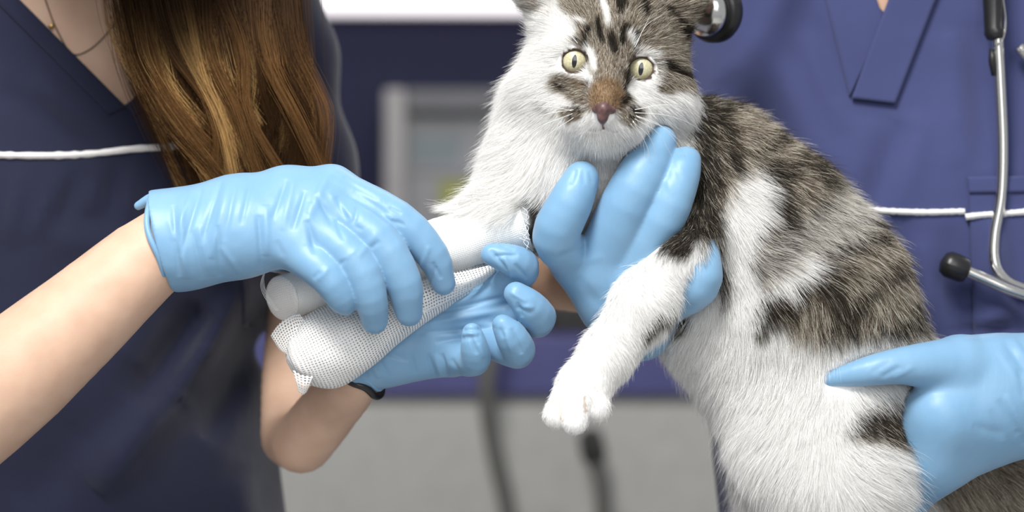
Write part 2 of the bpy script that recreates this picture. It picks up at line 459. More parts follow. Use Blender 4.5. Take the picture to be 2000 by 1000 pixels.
SR1 = [(1480, -80, 240, 165), (1350, 80, 240, 135), (1240, 300, 225, 112), (1225, 340, 222, 108)]
SR2 = [(2250, -80, 230, 180), (2330, 300, 200, 170), (2350, 420, 190, 165)]
FOLD_R = [(1480, 60, 1620, 330, 3, 34), (1420, 150, 1560, 420, -4, 36), (1700, 230, 1640, 420, 4, 36), (1800, 220, 1750, 420, 3, 28), (1770, 240, 1700, 420, -3, 26),
          (1860, 60, 1880, 330, 3, 34), (1910, 40, 1920, 330, -3, 30), (1600, 30, 1640, 200, -1.8, 14), (1440, 900, 1470, 1100, 6, 22), (1470, 880, 1490, 1000, -9, 22), (1500, 950, 1430, 990, 5, 14), (1560, 60, 1650, 260, 2.5, 24),
          (1900, 640, 1990, 600, 3, 18), (1860, 650, 2000, 640, -4, 14), (1790, 470, 1840, 650, 3, 26), (1740, 430, 1790, 580, -3.5, 28), (1850, 440, 1880, 640, -2.5, 18), (1940, 420, 1960, 640, 2.5, 26), (1970, 380, 1990, 640, -2.5, 22)]
def f_top_R(p, grow=0.0, folds=True):
    f = smin(cone_stack(p, TR1, .03), cone_stack(p, TR2, .03), .09)
    f = smin(f, sleeve(p, SR1), .04); f = smin(f, sleeve(p, SR2), .04)
    f = f-grow
    if folds: f = f-creases(p, FOLD_R)-noise(p, .06, 3)*.0013-noise(p, .025, 5)*.0004
    return f
def drape(f, px, py, off=0.0):           # points where the photo's sight lines meet a surface
    px = np.atleast_1d(np.asarray(px, float)); py = np.atleast_1d(np.asarray(py, float))
    o = np.array([0, -D, ZC]); tgt = np.stack([(px-1000)*S, np.zeros_like(px), ZC-(py-500)*S], 1)
    d = nrm(tgt-o); t = np.full(len(px), D)
    for _ in range(70):
        t = t+(f(o+d*t[:, None])-off)*.7
    return o+d*t[:, None]
def inside_poly(x, y, poly):
    r = np.zeros(len(x), bool); n = len(poly)
    for i in range(n):
        x0, y0 = poly[i]; x1, y1 = poly[(i+1) % n]
        c = (y0 > y) != (y1 > y)
        r ^= c & (x < (x1-x0)*(y-y0)/((y1-y0) or 1e-9)+x0)
    return r
def sdpoly(x, y, poly):                  # signed distance (px), negative inside
    d = np.full(len(x), 1e9); n = len(poly)
    for i in range(n):
        x0, y0 = poly[i]; x1, y1 = poly[(i+1) % n]; dx, dy = x1-x0, y1-y0
        t = np.clip(((x-x0)*dx+(y-y0)*dy)/(dx*dx+dy*dy+1e-9), 0, 1); d = np.minimum(d, np.hypot(x-x0-t*dx, y-y0-t*dy))
    return np.where(inside_poly(x, y, poly), -d, d)
def strip(name, f, quadpts, off, mat, parent, nu=10, nv=40, thick=.0012):   # a flap of cloth lying on a surface
    tl, tr, br, bl = [np.array(q, float) for q in quadpts]
    u, v = np.meshgrid(np.linspace(0, 1, nu), np.linspace(0, 1, nv))
    q = (tl*(1-u)[..., None]+tr*u[..., None])*(1-v)[..., None]+(bl*(1-u)[..., None]+br*u[..., None])*v[..., None]
    q = q.reshape(-1, 2); top = drape(f, q[:, 0], q[:, 1], off); bot = drape(f, q[:, 0], q[:, 1], off-thick-.001)
    n = nu*nv; F = []
    for j in range(nv-1):
        for i in range(nu-1):
            a = j*nu+i; F.append((a, a+1, a+nu+1, a+nu)); F.append((n+a, n+a+nu, n+a+nu+1, n+a+1))
    ring = [i for i in range(nu)]+[j*nu+nu-1 for j in range(1, nv)]+[(nv-1)*nu+i for i in range(nu-2, -1, -1)]+[j*nu for j in range(nv-2, 0, -1)]
    for a, b in zip(ring, ring[1:]+ring[:1]): F.append((a, n+a, n+b, b))
    return mesh(name, np.vstack([top, bot]), F, mat, parent)
def piping(f, pts, parent, r=.0019, n=60):
    q = spline(pts, n); p = drape(f, q[:, 0], q[:, 1], .0006)
    return tube('piping', p, r*(1+.18*np.array([math.sin(i*2.3)*.5+random.uniform(-.5, .5) for i in range(n)])), M_piping, parent, 8)

def legs(p, cx, cy, hipz, grow=0.0):
    f = None
    for s in (-1, 1):
        a = np.array([cx+s*.09, cy, hipz]); k_ = np.array([cx+s*.105, cy-.01, .50]); an = np.array([cx+s*.11, cy+.01, .09])
        g = smin(rcone(p, a, k_, .105+grow, .068+grow), rcone(p, k_, an, .068+grow, .045+grow), .03)
        f = g if f is None else smin(f, g, .02)
    return f
def feet(p, cx, cy):
    f = None
    for s in (-1, 1):
        g = smin(rcone(p, np.array([cx+s*.11, cy+.03, .045]), np.array([cx+s*.13, cy-.13, .033]), .043, .030), rcone(p, np.array([cx+s*.11, cy+.01, .05]), np.array([cx+s*.11, cy+.01, .12]), .04, .045), .02)
        f = g if f is None else np.minimum(f, g)
    return f
def head(p, c, k=1.0):
    f = ell(p, c+np.array([0, 0, .03]), np.array([.076, .095, .11]))
    f = smin(f, ell(p, c+np.array([0, -.04, -.05]), np.array([.055, .05, .055])), .03)
    return smin(f, rcone(p, c+np.array([0, -.09, .0]), c+np.array([0, -.103, -.03]), .008, .013), .015)
# arms: (px,py,depth,r)
ARM_L1 = [(-400, -60, 205, 150), (-450, 950, 20, 130), (-380, 1040, -20, 125), (-40, 786, -28, 118), (150, 628, -22, 98), (330, 476, -12, 76), (450, 460, -14, 62)]
ARM_L2 = [(470, -60, 235, 110), (565, 120, 240, 66), (600, 330, 235, 70), (602, 460, 225, 66), (570, 852, 122, 62), (650, 790, 75, 58), (705, 735, 34, 46), (760, 690, 32, 36)]
ARM_R1 = [(1480, -80, 240, 130), (1225, 330, 222, 84), (1092, 522, 190, 66), (1150, 562, 100, 52), (1215, 600, 40, 52), (1220, 570, 26, 40)]
ARM_R2 = [(2250, -80, 230, 140), (2380, 760, 150, 110), (2350, 830, 100, 108), (2130, 775, 30, 92), (2000, 765, 20, 78), (1920, 770, 14, 60)]
CL = np.array([-.31, .21, 0]); CR = np.array([.262, .218, 0])
def f_body_L(p):
    f = f_top_L(p)+.005; hz = .74
    f = smin(f, chain_f(p, ARM_L1, smooth=True), .004); f = smin(f, chain_f(p, ARM_L2, smooth=True), .004)
    f = smin(f, legs(p, CL[0], CL[1], hz, -.02), .03)
    neck = P(230, -260, 160); hd = P(240, -405, 40)
    f = smin(f, rcone(p, P(215, -60, 225), neck, .06, .055), .03)
    f = smin(f, rcone(p, neck, hd, .055, .06), .02)
    return smin(smin(f, head(p, hd), .02), feet(p, CL[0], CL[1]), .02)
def f_body_R(p):
    f = f_top_R(p)+.005; hz = .74
    f = smin(f, chain_f(p, ARM_R1, smooth=True), .004); f = smin(f, chain_f(p, ARM_R2, smooth=True), .004)
    f = smin(f, legs(p, CR[0], CR[1], hz, -.02), .03)
    neck = P(1800, -320, 215); hd = P(1800, -620, 190)
    f = smin(f, rcone(p, P(1800, -40, 230), neck, .075, .06), .04)
    f = smin(f, rcone(p, neck, hd, .06, .065), .02)
    return smin(smin(f, head(p, hd), .02), feet(p, CR[0], CR[1]), .02)

personL = empty('person', 'person in dark navy scrubs with long brown hair, winding gauze in blue gloves', 'person')
personR = empty('person', 'person in blue scrubs with a stethoscope, holding the cat in blue gloves', 'person')
v, q = surfnet(f_body_L, (-.68, -.12, -.012), (.02, .42, 1.62), .0065)
mesh('body', v, q, M_skinL, personL)
v, q = surfnet(f_body_R, (-.02, -.06, -.012), (.62, .42, 1.62), .0065)
mesh('body', v, q, M_skinR, personR)

# scrub tops: opened at the neck, cut at the hem and the cuffs
V_L = [(-120, -160), (40, 0), (246, 208), (450, -20), (600, -200)]
V_R = [(1660, -160), (1693, -60), (1727, 42), (1757, -60), (1790, -160)]
def top(f, lo, hi, vpoly, mat, parent, h=.0045):
    def g(p):
        r = f(p)
        x, y = PX(p); pr = sdpoly(x, y, vpoly)*S
        r = np.where(p[:, 1] < .215, np.maximum(r, -pr), r)
        return np.maximum(r, .78-p[:, 2])
    v, q = surfnet(g, lo, hi, h)
    c = v[q].mean(1); x, y = PX(c); nn = grad(f, c)
    drop = (np.linalg.norm(np.stack([x-vpoly[2][0], (y+300)], 1)*np.array([.9, 1.0]), axis=1) < 210)   # neck hole
    q = q[~drop]
    return mesh('scrub_top', v, q, mat, parent)
topL = top(f_top_L, (-.70, .0, .75), (.0, .42, 1.47), V_L, M_scrubL, personL)
topR = top(f_top_R, (-.02, .0, .75), (.66, .42, 1.47), V_R, M_scrubR, personR)
for f_, Cc, par, mt in ((f_top_L, CL, personL, M_scrubL), (f_top_R, CR, personR, M_scrubR)):
    g = lambda p: np.maximum(smin(legs(p, Cc[0], Cc[1], .80, .014), ell(p, np.array([Cc[0], Cc[1], .83]), np.array([.19, .125, .14])), .05), .075-p[:, 2])
    v, q = surfnet(g, (Cc[0]-.26, Cc[1]-.2, .05), (Cc[0]+.26, Cc[1]+.2, .93), .011, 1)
    mesh('trousers', v, q, mt, par)
    v, q = surfnet(lambda p: np.maximum(feet(p, Cc[0], Cc[1])-.007, .0-p[:, 2]), (Cc[0]-.22, Cc[1]-.22, -.006), (Cc[0]+.22, Cc[1]+.1, .16), .008, 1)
    for s in (-1, 1):
        cx_ = v[q].mean(1)[:, 0]; qq = q[(cx_ > Cc[0]) == (s > 0)]
        u_, inv = np.unique(qq, return_inverse=True)
        mesh('shoe', v[u_], inv.reshape(qq.shape), M_black, par)
# piping and neckline
f0 = lambda p: f_top_L(p)
piping(f0, [(-80, 300), (0, 303), (90, 304), (170, 301), (260, 291), (340, 286), (430, 275), (520, 262), (540, 255)], topL, .0021)
strip('neckband', f0, [(-88, -128), (-120, -110), (213, 224), (246, 208)], .0011, M_scrubL, topL, 6, 60)
strip('neckband', f0, [(450, -20), (482, 0), (265, 226), (246, 208)], .0011, M_scrubL, topL, 6, 50)
qw = spline([(470, 500), (474, 560), (476, 620), (480, 636), (490, 638)], 40)
tube('pocket_welt', drape(f0, qw[:, 0], qw[:, 1], .0004), .0016, M_scrubL, topL, 8)
f1 = lambda p: f_top_R(p)
piping(f1, [(1640, 405), (1710, 411), (1800, 415), (1884, 413)], topR, .0019, 50)
strip('neckband', f1, [(1597, -60), (1693, -60), (1727, 42), (1659, 190)], .0018, M_scrubR, topR, 14, 40)
strip('neckband', f1, [(1757, -60), (1850, -60), (1748, 202), (1663, 192)], .0036, M_scrubR, topR, 14, 40)
pk = strip('chest_pocket', f1, [(1892, 347), (2190, 342), (2190, 690), (1902, 690)], .0022, M_scrubR, topR, 30, 34)
strip('pocket_hem', f1, [(1890, 345), (2192, 340), (2192, 372), (1893, 377)], .0034, M_scrubR, pk, 30, 6)
piping(lambda p: f_top_R(p)-.0022, [(1886, 424), (1920, 420), (2000, 414), (2080, 405)], pk, .0019, 50)

# hair of the left person
def value(n): return RNG.random(n)
def make_hair():
    locks = 120; per = 64; K = 12; N = locks*per
    out = np.zeros((N, K, 3)); col = np.zeros((N, K, 3)); rad = np.zeros((N, K))
    t = np.linspace(0, 1, K)
    for i in range(locks):
        u = min(max((i % 60+random.uniform(-.6, .6))/59, 0), 1); front = i >= 60
        x0 = 228+u*322+random.uniform(-15, 15); x1 = 258+u*322+random.uniform(-22, 22)
        xm = 318+u*292+random.uniform(-26, 26); x2 = 372+u*266+random.uniform(-26, 26)
        if front: x2 = x2*.75+.25*random.choice([392, 470, 560, 610])
        dep = random.uniform(42, 60) if front else random.uniform(62, 92)
        ye = 378-20*u+random.uniform(-22, 26)+(random.random() < .5)*random.uniform(-170, -20)
        if front: ye = min(ye, 352)
        ctrl = [(x0, -260, dep+25), (x0+6, -60, dep+12), (x1, 90, dep), (x1+(xm-x1)*min(1, (ye-90)/240), 90+(ye-90)*.5, dep-3), (x1+(x2-x1)*min(1, (ye-90)/250), ye, dep+3)]
        base = spline(np.array([P(*c) for c in ctrl]), K)
        w = random.uniform(.0022, .0058)
        offs = RNG.normal(0, 1, (per, 3))*np.array([w, w*.6, w*.3])
        fan = RNG.normal(0, 1, (per, 3))*np.array([w, w*.4, .006])*.45
        s = slice(i*per, (i+1)*per)
        wav = np.sin(t*random.uniform(4, 8)+random.uniform(0, 6))*random.uniform(.0008, .0032)
        out[s] = base[None]+offs[:, None]*(1-.6*t[None, :, None])+fan[:, None]*(t**2)[None, :, None]
        out[s, :, 0] += wav
        k = random.random()
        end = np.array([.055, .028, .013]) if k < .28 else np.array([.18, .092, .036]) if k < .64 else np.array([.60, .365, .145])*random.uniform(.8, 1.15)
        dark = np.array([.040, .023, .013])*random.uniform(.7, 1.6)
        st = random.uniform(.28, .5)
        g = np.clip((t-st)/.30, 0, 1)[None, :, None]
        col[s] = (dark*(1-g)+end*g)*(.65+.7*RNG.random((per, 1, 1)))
        rad[s] = .00012*(1-.55*t)
    return out, rad, col
h_, r_, c_ = make_hair()
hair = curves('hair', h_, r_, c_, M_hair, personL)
# hair cap over the head and down behind the shoulders
hd = P(240, -405, 40)
v, q = surfnet(lambda p: np.maximum(ell(p, hd+np.array([0, .012, .035]), np.array([.095, .112, .128])), -ell(p, hd+np.array([0, -.11, -.03]), np.array([.07, .08, .12]))), hd-.14, hd+np.array([.14, .16, .18]), .006, 1)
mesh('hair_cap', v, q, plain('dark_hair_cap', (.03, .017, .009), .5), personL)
# thin chain with a gold bead
fb = lambda p: f_body_L(p)
nk = spline([(70, -60), (92, 10), (112, 60), (140, 104), (170, 100), (205, 70), (240, 20), (262, -60)], 40)
tube('necklace', drape(fb, nk[:, 0], nk[:, 1], .0006), .0004, plain('dark_chain', (.05, .03, .02), .5), personL, 6)
c0 = drape(fb, [100], [51], .0012)[0]
v, q = surfnet(lambda p: np.linalg.norm(p-c0, axis=1)-.0016, c0-.004, c0+.004, .0006)
mesh('gold_bead', v, q, M_gold, personL)

# ------------------------------------------------------------------ gloved hands
def hand_f(p, palm, digits, cuff=None, cr=(), kp=.012, kf=.005, grow=0.0, wr=1.0):
    f = union([chain_f(p, c, .008) for c in palm], kp)
    d = None
    for c in digits:
        g = chain_f(p, c, smooth=True); d = g if d is None else smin(d, g, .0012)
    f = smin(f, d, kf)-grow
    if cuff is not None:
        a, b = P(*cuff[0]), P(*cuff[1]); f = np.maximum(f, -((p-a)@nrm(b-a)))
    return f
HA = dict(palm=[[(290, 470, -13, 92), (370, 470, -14, 80), (470, 440, -14, 78)], [(340, 440, -8, 66), (460, 410, -8, 62), (560, 385, -8, 56), (645, 370, -8, 47)], [(340, 500, -16, 62), (470, 478, -20, 58), (590, 470, -26, 48)], [(470, 450, -18, 64), (620, 415, -18, 52)]],
          digits=[[(650, 374, -8, 47), (775, 428, -17, 38), (842, 495, -15, 33), (866, 553, -9, 24)],
                  [(640, 410, -16, 46), (737, 468, -27, 40), (786, 548, -25, 37), (799, 611, -18, 27)],
                  [(612, 446, -24, 44), (692, 510, -34, 38), (722, 578, -32, 34), (732, 627, -24, 26)],
                  [(578, 486, -28, 43), (636, 538, -38, 35), (664, 580, -36, 29), (674, 595, -32, 22)],
                  [(480, 470, 0, 50), (580, 500, 30, 38), (680, 500, 48, 33), (740, 490, 50, 26)]],
          cuff=((318, 478, -12), (420, 452, -12)),
          cr=[(432, 352, 392, 478, -1.0, 5), (446, 352, 412, 505, .9, 7), (462, 350, 438, 470, -.8, 5), (395, 362, 352, 500, -1.0, 5), (378, 366, 340, 470, .8, 6), (492, 345, 470, 440, -.7, 5), (352, 380, 362, 545, .9, 7), (338, 400, 350, 540, -1.0, 5),
              (505, 420, 512, 528, -1.2, 6), (520, 400, 520, 500, .9, 8), (425, 440, 430, 540, -.9, 5), (430, 480, 470, 535, .6, 6), (375, 450, 395, 545, -.8, 5), (388, 440, 412, 540, .8, 6), (330, 430, 372, 545, .6, 6),
              (560, 350, 532, 430, -.8, 5), (575, 345, 552, 450, .7, 7), (596, 372, 572, 450, -1.0, 5), (640, 338, 606, 420, .9, 9), (606, 395, 600, 480, .6, 8), (600, 430, 618, 495, -1.7, 7), (618, 380, 650, 440, -.9, 5), (640, 372, 690, 430, .8, 7), (655, 385, 680, 430, -.9, 5),
              (650, 340, 740, 390, -.5, 5), (690, 372, 760, 420, -.6, 6), (760, 405, 785, 418, -.6, 4), (752, 418, 775, 432, .5, 4), (765, 430, 792, 440, -.6, 4), (655, 430, 672, 470, -.6, 4), (690, 440, 710, 450, -.5, 4), (700, 398, 690, 440, -.6, 4), (735, 455, 700, 502, .5, 6), (845, 512, 862, 545, -.7, 4), (838, 480, 820, 532, .7, 5), (852, 520, 838, 560, -.5, 4), (700, 484, 668, 510, .5, 5), (645, 520, 620, 548, .5, 5), (625, 530, 612, 545, -.6, 4), (675, 505, 662, 520, -.6, 4), (742, 470, 724, 486, -.6, 4), (540, 470, 552, 500, -.5, 6)])
HB = dict(palm=[[(690, 722, 33, 46), (760, 690, 32, 44), (880, 640, 32, 54), (950, 610, 30, 52)], [(700, 715, 32, 40), (880, 692, 24, 43)], [(760, 680, 30, 40), (955, 575, 27, 42)]],
          digits=[[(955, 580, 26, 40), (1018, 528, 6, 35), (1000, 508, -4, 31), (960, 497, -6, 22)],
                  [(965, 610, 28, 38), (1048, 624, 10, 36), (1035, 600, -4, 34), (1008, 574, -8, 24)],
                  [(945, 655, 26, 38), (1010, 687, 6, 34), (1000, 660, -6, 32), (982, 635, -9, 22)],
                  [(885, 695, 22, 36), (926, 704, 2, 31), (927, 680, -6, 28), (922, 650, -9, 20)],
                  [(745, 670, 28, 40), (790, 610, 44, 36), (850, 550, 52, 30), (890, 520, 54, 24)]],
          cuff=((690, 738, 33), (735, 700, 32)),
          cr=[(800, 622, 985, 580, -1.5, 5), (800, 640, 985, 605, 1.2, 7), (815, 650, 970, 640, -1.3, 5), (850, 668, 940, 655, -1.2, 5), (820, 602, 960, 560, -1.1, 5), (835, 690, 850, 738, -1.5, 4), (862, 690, 874, 738, -1.4, 4), (848, 690, 862, 738, .9, 5), (800, 690, 812, 730, -1.0, 5), (735, 680, 800, 705, -1.0, 5),
              (720, 700, 742, 738, 1.0, 6), (700, 700, 718, 738, -1.0, 5), (740, 700, 760, 735, -.8, 4), (965, 500, 1012, 498, -1.1, 4), (958, 488, 990, 528, -1.1, 4), (985, 500, 1002, 545, 1.0, 4), (975, 478, 1005, 488, -.9, 4), (1005, 515, 1030, 545, -.9, 4), (1010, 590, 1020, 620, -1.0, 4), (995, 570, 1030, 590, .8, 4), (1005, 600, 1040, 612, -.8, 4), (1000, 640, 1020, 692, -1.3, 5), (985, 645, 1002, 692, 1.0, 5), (975, 640, 985, 660, -.8, 4), (920, 660, 932, 692, -1.1, 4), (910, 650, 935, 655, .8, 4), (935, 670, 945, 700, .8, 5), (1020, 600, 1045, 600, .8, 5), (900, 560, 960, 556, -.9, 5), (880, 700, 900, 735, -.9, 5)])
HC = dict(palm=[[(1250, 640, 34, 66), (1200, 590, 24, 66), (1120, 512, 17, 46)], [(1240, 600, 24, 60), (1180, 530, 14, 54)], [(1250, 610, 26, 58), (1310, 575, 18, 46)], [(1230, 590, 22, 58), (1230, 540, 14, 52)]],
          digits=[[(1122, 510, 14, 44), (1086, 462, -6, 47), (1112, 400, -12, 44), (1136, 349, -10, 35)],
                  [(1170, 525, 12, 54), (1225, 400, -6, 53), (1264, 325, -6, 47), (1290, 276, 2, 32)],
                  [(1218, 548, 12, 50), (1292, 430, -6, 46), (1326, 350, -6, 40), (1340, 315, -2, 30)],
                  [(1295, 590, 18, 44), (1358, 555, -4, 48), (1381, 510, -6, 28), (1387, 478, -6, 14)],
                  [(1160, 540, 26, 50), (1110, 440, 80, 40), (1050, 320, 92, 34), (1010, 225, 88, 28)]],
          cuff=((1290, 690, 50), (1240, 620, 34)),
          cr=[(1085, 505, 1150, 480, -.6, 6), (1110, 520, 1180, 500, .4, 8), (1125, 330, 1115, 360, -.7, 4), (1140, 330, 1140, 360, -.6, 4), (1150, 335, 1158, 360, -.5, 4), (1315, 320, 1330, 350, -.4, 5), (1300, 350, 1315, 380, .3, 6), (1130, 540, 1170, 600, -.5, 10)], wr=.5)
HD = dict(palm=[[(2130, 770, 26, 100), (2040, 768, 22, 98), (1960, 765, 18, 98)], [(2000, 730, 18, 74), (1880, 722, 10, 68)], [(1990, 790, 18, 82), (1842, 815, 6, 82)], [(1970, 830, 20, 66), (1818, 890, 16, 74), (1795, 918, 20, 66)]],
          digits=[[(1830, 840, 12, 62), (1740, 880, 32, 45), (1680, 890, 42, 34), (1640, 890, 45, 26)],
                  [(1815, 890, 18, 60), (1735, 935, 34, 44), (1670, 950, 44, 34), (1630, 950, 47, 26)],
                  [(1805, 915, 20, 54), (1745, 965, 34, 42), (1680, 1000, 44, 32), (1640, 1010, 47, 25)],
                  [(1800, 925, 22, 50), (1760, 1000, 34, 38), (1700, 1050, 44, 29), (1665, 1070, 46, 23)],
                  [(1870, 715, 4, 58), (1770, 714, -8, 38), (1695, 725, -10, 29), (1622, 740, -6, 16)]],
          cuff=((2120, 775, 24), (2060, 768, 22)),
          cr=[(1960, 665, 2005, 730, -.9, 6), (1975, 660, 2020, 720, .8, 6), (1950, 680, 2000, 760, .5, 7), (1990, 720, 2000, 780, -.7, 6), (1950, 780, 1990, 850, -.8, 6), (1965, 770, 2005, 850, .7, 6), (1935, 800, 1960, 860, -.5, 6), (1720, 738, 1760, 715, -.7, 5), (1745, 740, 1785, 715, .5, 5), (1700, 730, 1740, 705, -.4, 5), (1900, 830, 1960, 850, -.5, 9), (1985, 840, 2000, 870, -.6, 6)], wr=.6)
def relax(v, q, it):
    e = np.concatenate([q[:, [0, 1]], q[:, [1, 2]], q[:, [2, 3]], q[:, [3, 0]]]); n = len(v)
    c = np.maximum(np.bincount(e[:, 0], minlength=n), 1)[:, None]
    for _ in range(it):
        m = np.stack([np.bincount(e[:, 0], v[e[:, 1], a], n) for a in range(3)], 1)/c
        v = v+(m-v)*.6
    return v
def vnormals(v, q):
    fn = np.cross(v[q[:, 2]]-v[q[:, 0]], v[q[:, 3]]-v[q[:, 1]]); n = len(v)
    return nrm(sum(np.stack([np.bincount(q[:, k], fn[:, a], n) for a in range(3)], 1) for k in range(4)))
hands = [HA, HB, HC, HD]
GF = [lambda p, h=h: hand_f(p, **h) for h in hands]
def hull(h, m=.012):
    pts = [(P(*q[:3]), R(q[3], q[2])) for c in h['palm']+h['digits'] for q in c]
    return np.min([a-r for a, r in pts], 0)-m, np.max([a+r for a, r in pts], 0)+m
def cuff_roll(name, h, armr, parent, flare=()):
    a, b = P(*h['cuff'][0]), P(*h['cuff'][1]); ax = nrm(a-b)
    return a, ax
gloves = []
for h, par, nm in ((HA, personL, 'glove'), (HB, personL, 'glove'), (HC, personR, 'glove'), (HD, personR, 'glove')):
    lo, hi = hull(h); v, q = surfnet(lambda p: hand_f(p, **h), lo, hi, .0007 if par is personL else .0009, 1)
    v = relax(v, q, 7); nv_ = vnormals(v, q)
    fr_ = np.clip(-nv_[:, 1]*3, 0, 1)       # creases only on the side they were seen on
    dsp = creases(v, h['cr'])*fr_+(noise(v, .012, 2)*.00016+noise(v, .005, 4)*.00009)*h.get('wr', 1)
    v = relax(v+nv_*dsp[:, None], q, 1)
    gloves.append(mesh(nm, v, q, M_glove, par))
# rolled cuff of the upper glove, with its flared lip
a, b = P(*HA['cuff'][0]), P(*HA['cuff'][1]); ax = nrm(a-b)
u1 = nrm(np.cross(ax, [0, 1, 0])); u2 = np.cross(ax, u1)
def ringpath(c, fr, n=72, wob=0.0, lean=0.0):
    ts = np.linspace(0, 2*math.pi, n, endpoint=False)
    pts = []
    for t_ in ts:
        d_ = u1*math.cos(t_)+u2*math.sin(t_)
        pts.append(c+d_*(fr*(1+wob*math.sin(5*t_+1)+wob*.4*math.sin(9*t_)))+ax*(lean*math.cos(t_)+.0012*math.sin(4*t_)))
    return np.array(pts)
def cuff_f(p):
    f = chain_f(p, [(335, 392, -14, 16), (318, 386, -16, 13), (295, 389, -16, 11), (270, 402, -14, 8)], smooth=True)
    f = smin(f, chain_f(p, [(338, 520, -26, 10), (344, 545, -20, 11), (353, 560, -18, 7)], smooth=True), .005)
    return f-noise(p, .008, 3)*.0006
v, q = surfnet(cuff_f, a-.042, a+.042, .0008)
mesh('cuff', relax(v, q, 3), q, M_glove, gloves[0])
tube('cuff', ringpath(a+ax*.0015, R(87), 90, .012), .0017, M_glove, gloves[0], 10, closed=True)
tube('cuff', ringpath(a-ax*.002, R(88), 90, .008), .0013, M_glove, gloves[0], 10, closed=True)
# cuff of the lower glove and the black hair tie under it
a, b = P(*HB['cuff'][0]), P(*HB['cuff'][1]); ax = nrm(P(690, 752, 36)-P(735, 690, 32)); u1 = nrm(np.cross(ax, [0, 1, 0])); u2 = np.cross(ax, u1)
c_ = P(708, 728, 33)
tube('cuff', ringpath(c_, R(47), 60, .02), .0016, M_glove, gloves[1], 8, closed=True)
tube('hair_tie', ringpath(P(704, 741, 35), R(50), 60, .01), .0021, M_black, personL, 8, closed=True)

# ------------------------------------------------------------------ bandage and gauze
bn = empty('bandage', 'smooth white bandage wrapped round the outstretched front leg under the gloved fingers', 'bandage')
ax_pts = [(1022, 428, 18), (985, 440, 18), (900, 468, 17), (800, 502, 16), (700, 535, 15), (620, 562, 14), (552, 583, 14)]
N_ = 90; path = spline([P(*q) for q in ax_pts], N_); rr = np.interp(np.linspace(0, 1, N_), [0, .05, .3, .6, .85, 1], [R(66), R(64), R(58), R(50), R(46), R(45)])
def slant(o):
    n_ = len(o.data.vertices); c_ = np.zeros(n_*3); o.data.vertices.foreach_get('co', c_); c_ = c_.reshape(-1, 3)
    s_ = (c_-e0)@T_; dec = np.clip(1+s_/.045, 0, 1)
    c_ = c_-T_*((c_[:, 1]-e0[1])*-.75*dec)[:, None]
    o.data.vertices.foreach_set('co', c_.ravel()); o.data.update()
def wobb(u, a_): return .012*math.sin(a_*2+u*9)+.010*math.sin(a_*3-u*23)+.014*(((u*7+a_/(2*math.pi)) % 1.0) < .5)
wrap = tube('wrap', path, rr, M_wrap, bn, 48, caps=False, wob=wobb)
# spiral end face: nested layers seen at the open end
e0 = path[-1]; T_ = nrm(path[-1]-path[-3])
slant(wrap)
n1 = nrm(np.cross(T_, [0, 0, 1.0])); n2 = np.cross(n1, T_)
sp = []
for i in range(220):
    th = i/220*2*math.pi*7; rd = R(45)*(.06+.94*i/220)
    sp.append(e0+(n1*math.cos(th)+n2*math.sin(th))*rd+T_*(.0035*(1-(rd/R(45))**2)))
V, F, UV = [], [], []
for r_i, k_ in ((0, 0), (.25, 1), (.5, 1), (.75, 1), (.93, 1), (1.0, 1)):
    for j in range(40):
        th = 2*math.pi*j/40; V.append(e0+(n1*math.cos(th)+n2*math.sin(th))*R(45.5)*r_i+T_*(.004*(1-r_i**2)+(.0008 if r_i == .93 else 0))); UV.append((r_i*R(45)*math.cos(th), r_i*R(45)*math.sin(th)))
for i in range(5):
    for j in range(40): F.append((i*40+j, i*40+(j+1) % 40, (i+1)*40+(j+1) % 40, (i+1)*40+j))
slant(mesh('end_face', V, F, M_wrap, bn, uv=UV))
slant(tube('layer_edge', sp, .00028, M_wrap, bn, 5))
# frayed threads at both ends
def thread(pts, par, r=.00016, n=16): return tube('thread', spline([P(*q) for q in pts], n), r, M_piping, par, 5)
for k_ in range(7):
    y0 = 405+k_*10
    thread([(1020-k_, y0, -2), (1030+random.uniform(-2, 4), y0+8, -4), (1026+random.uniform(-5, 5), y0+18, -5), (1034+random.uniform(-5, 4), y0+26+random.uniform(-4, 5), -5)], bn)
thread([(905, 415, 8), (898, 408, 8), (894, 400, 8), (896, 393, 8)], bn, .0003)
for k_ in range(4):
    thread([(522-k_*2, 520+k_*3, 2), (515-k_*2, 545+k_*4, 0), (522-k_, 575+k_*3, -2), (545-k_*2, 607, -4)], bn)

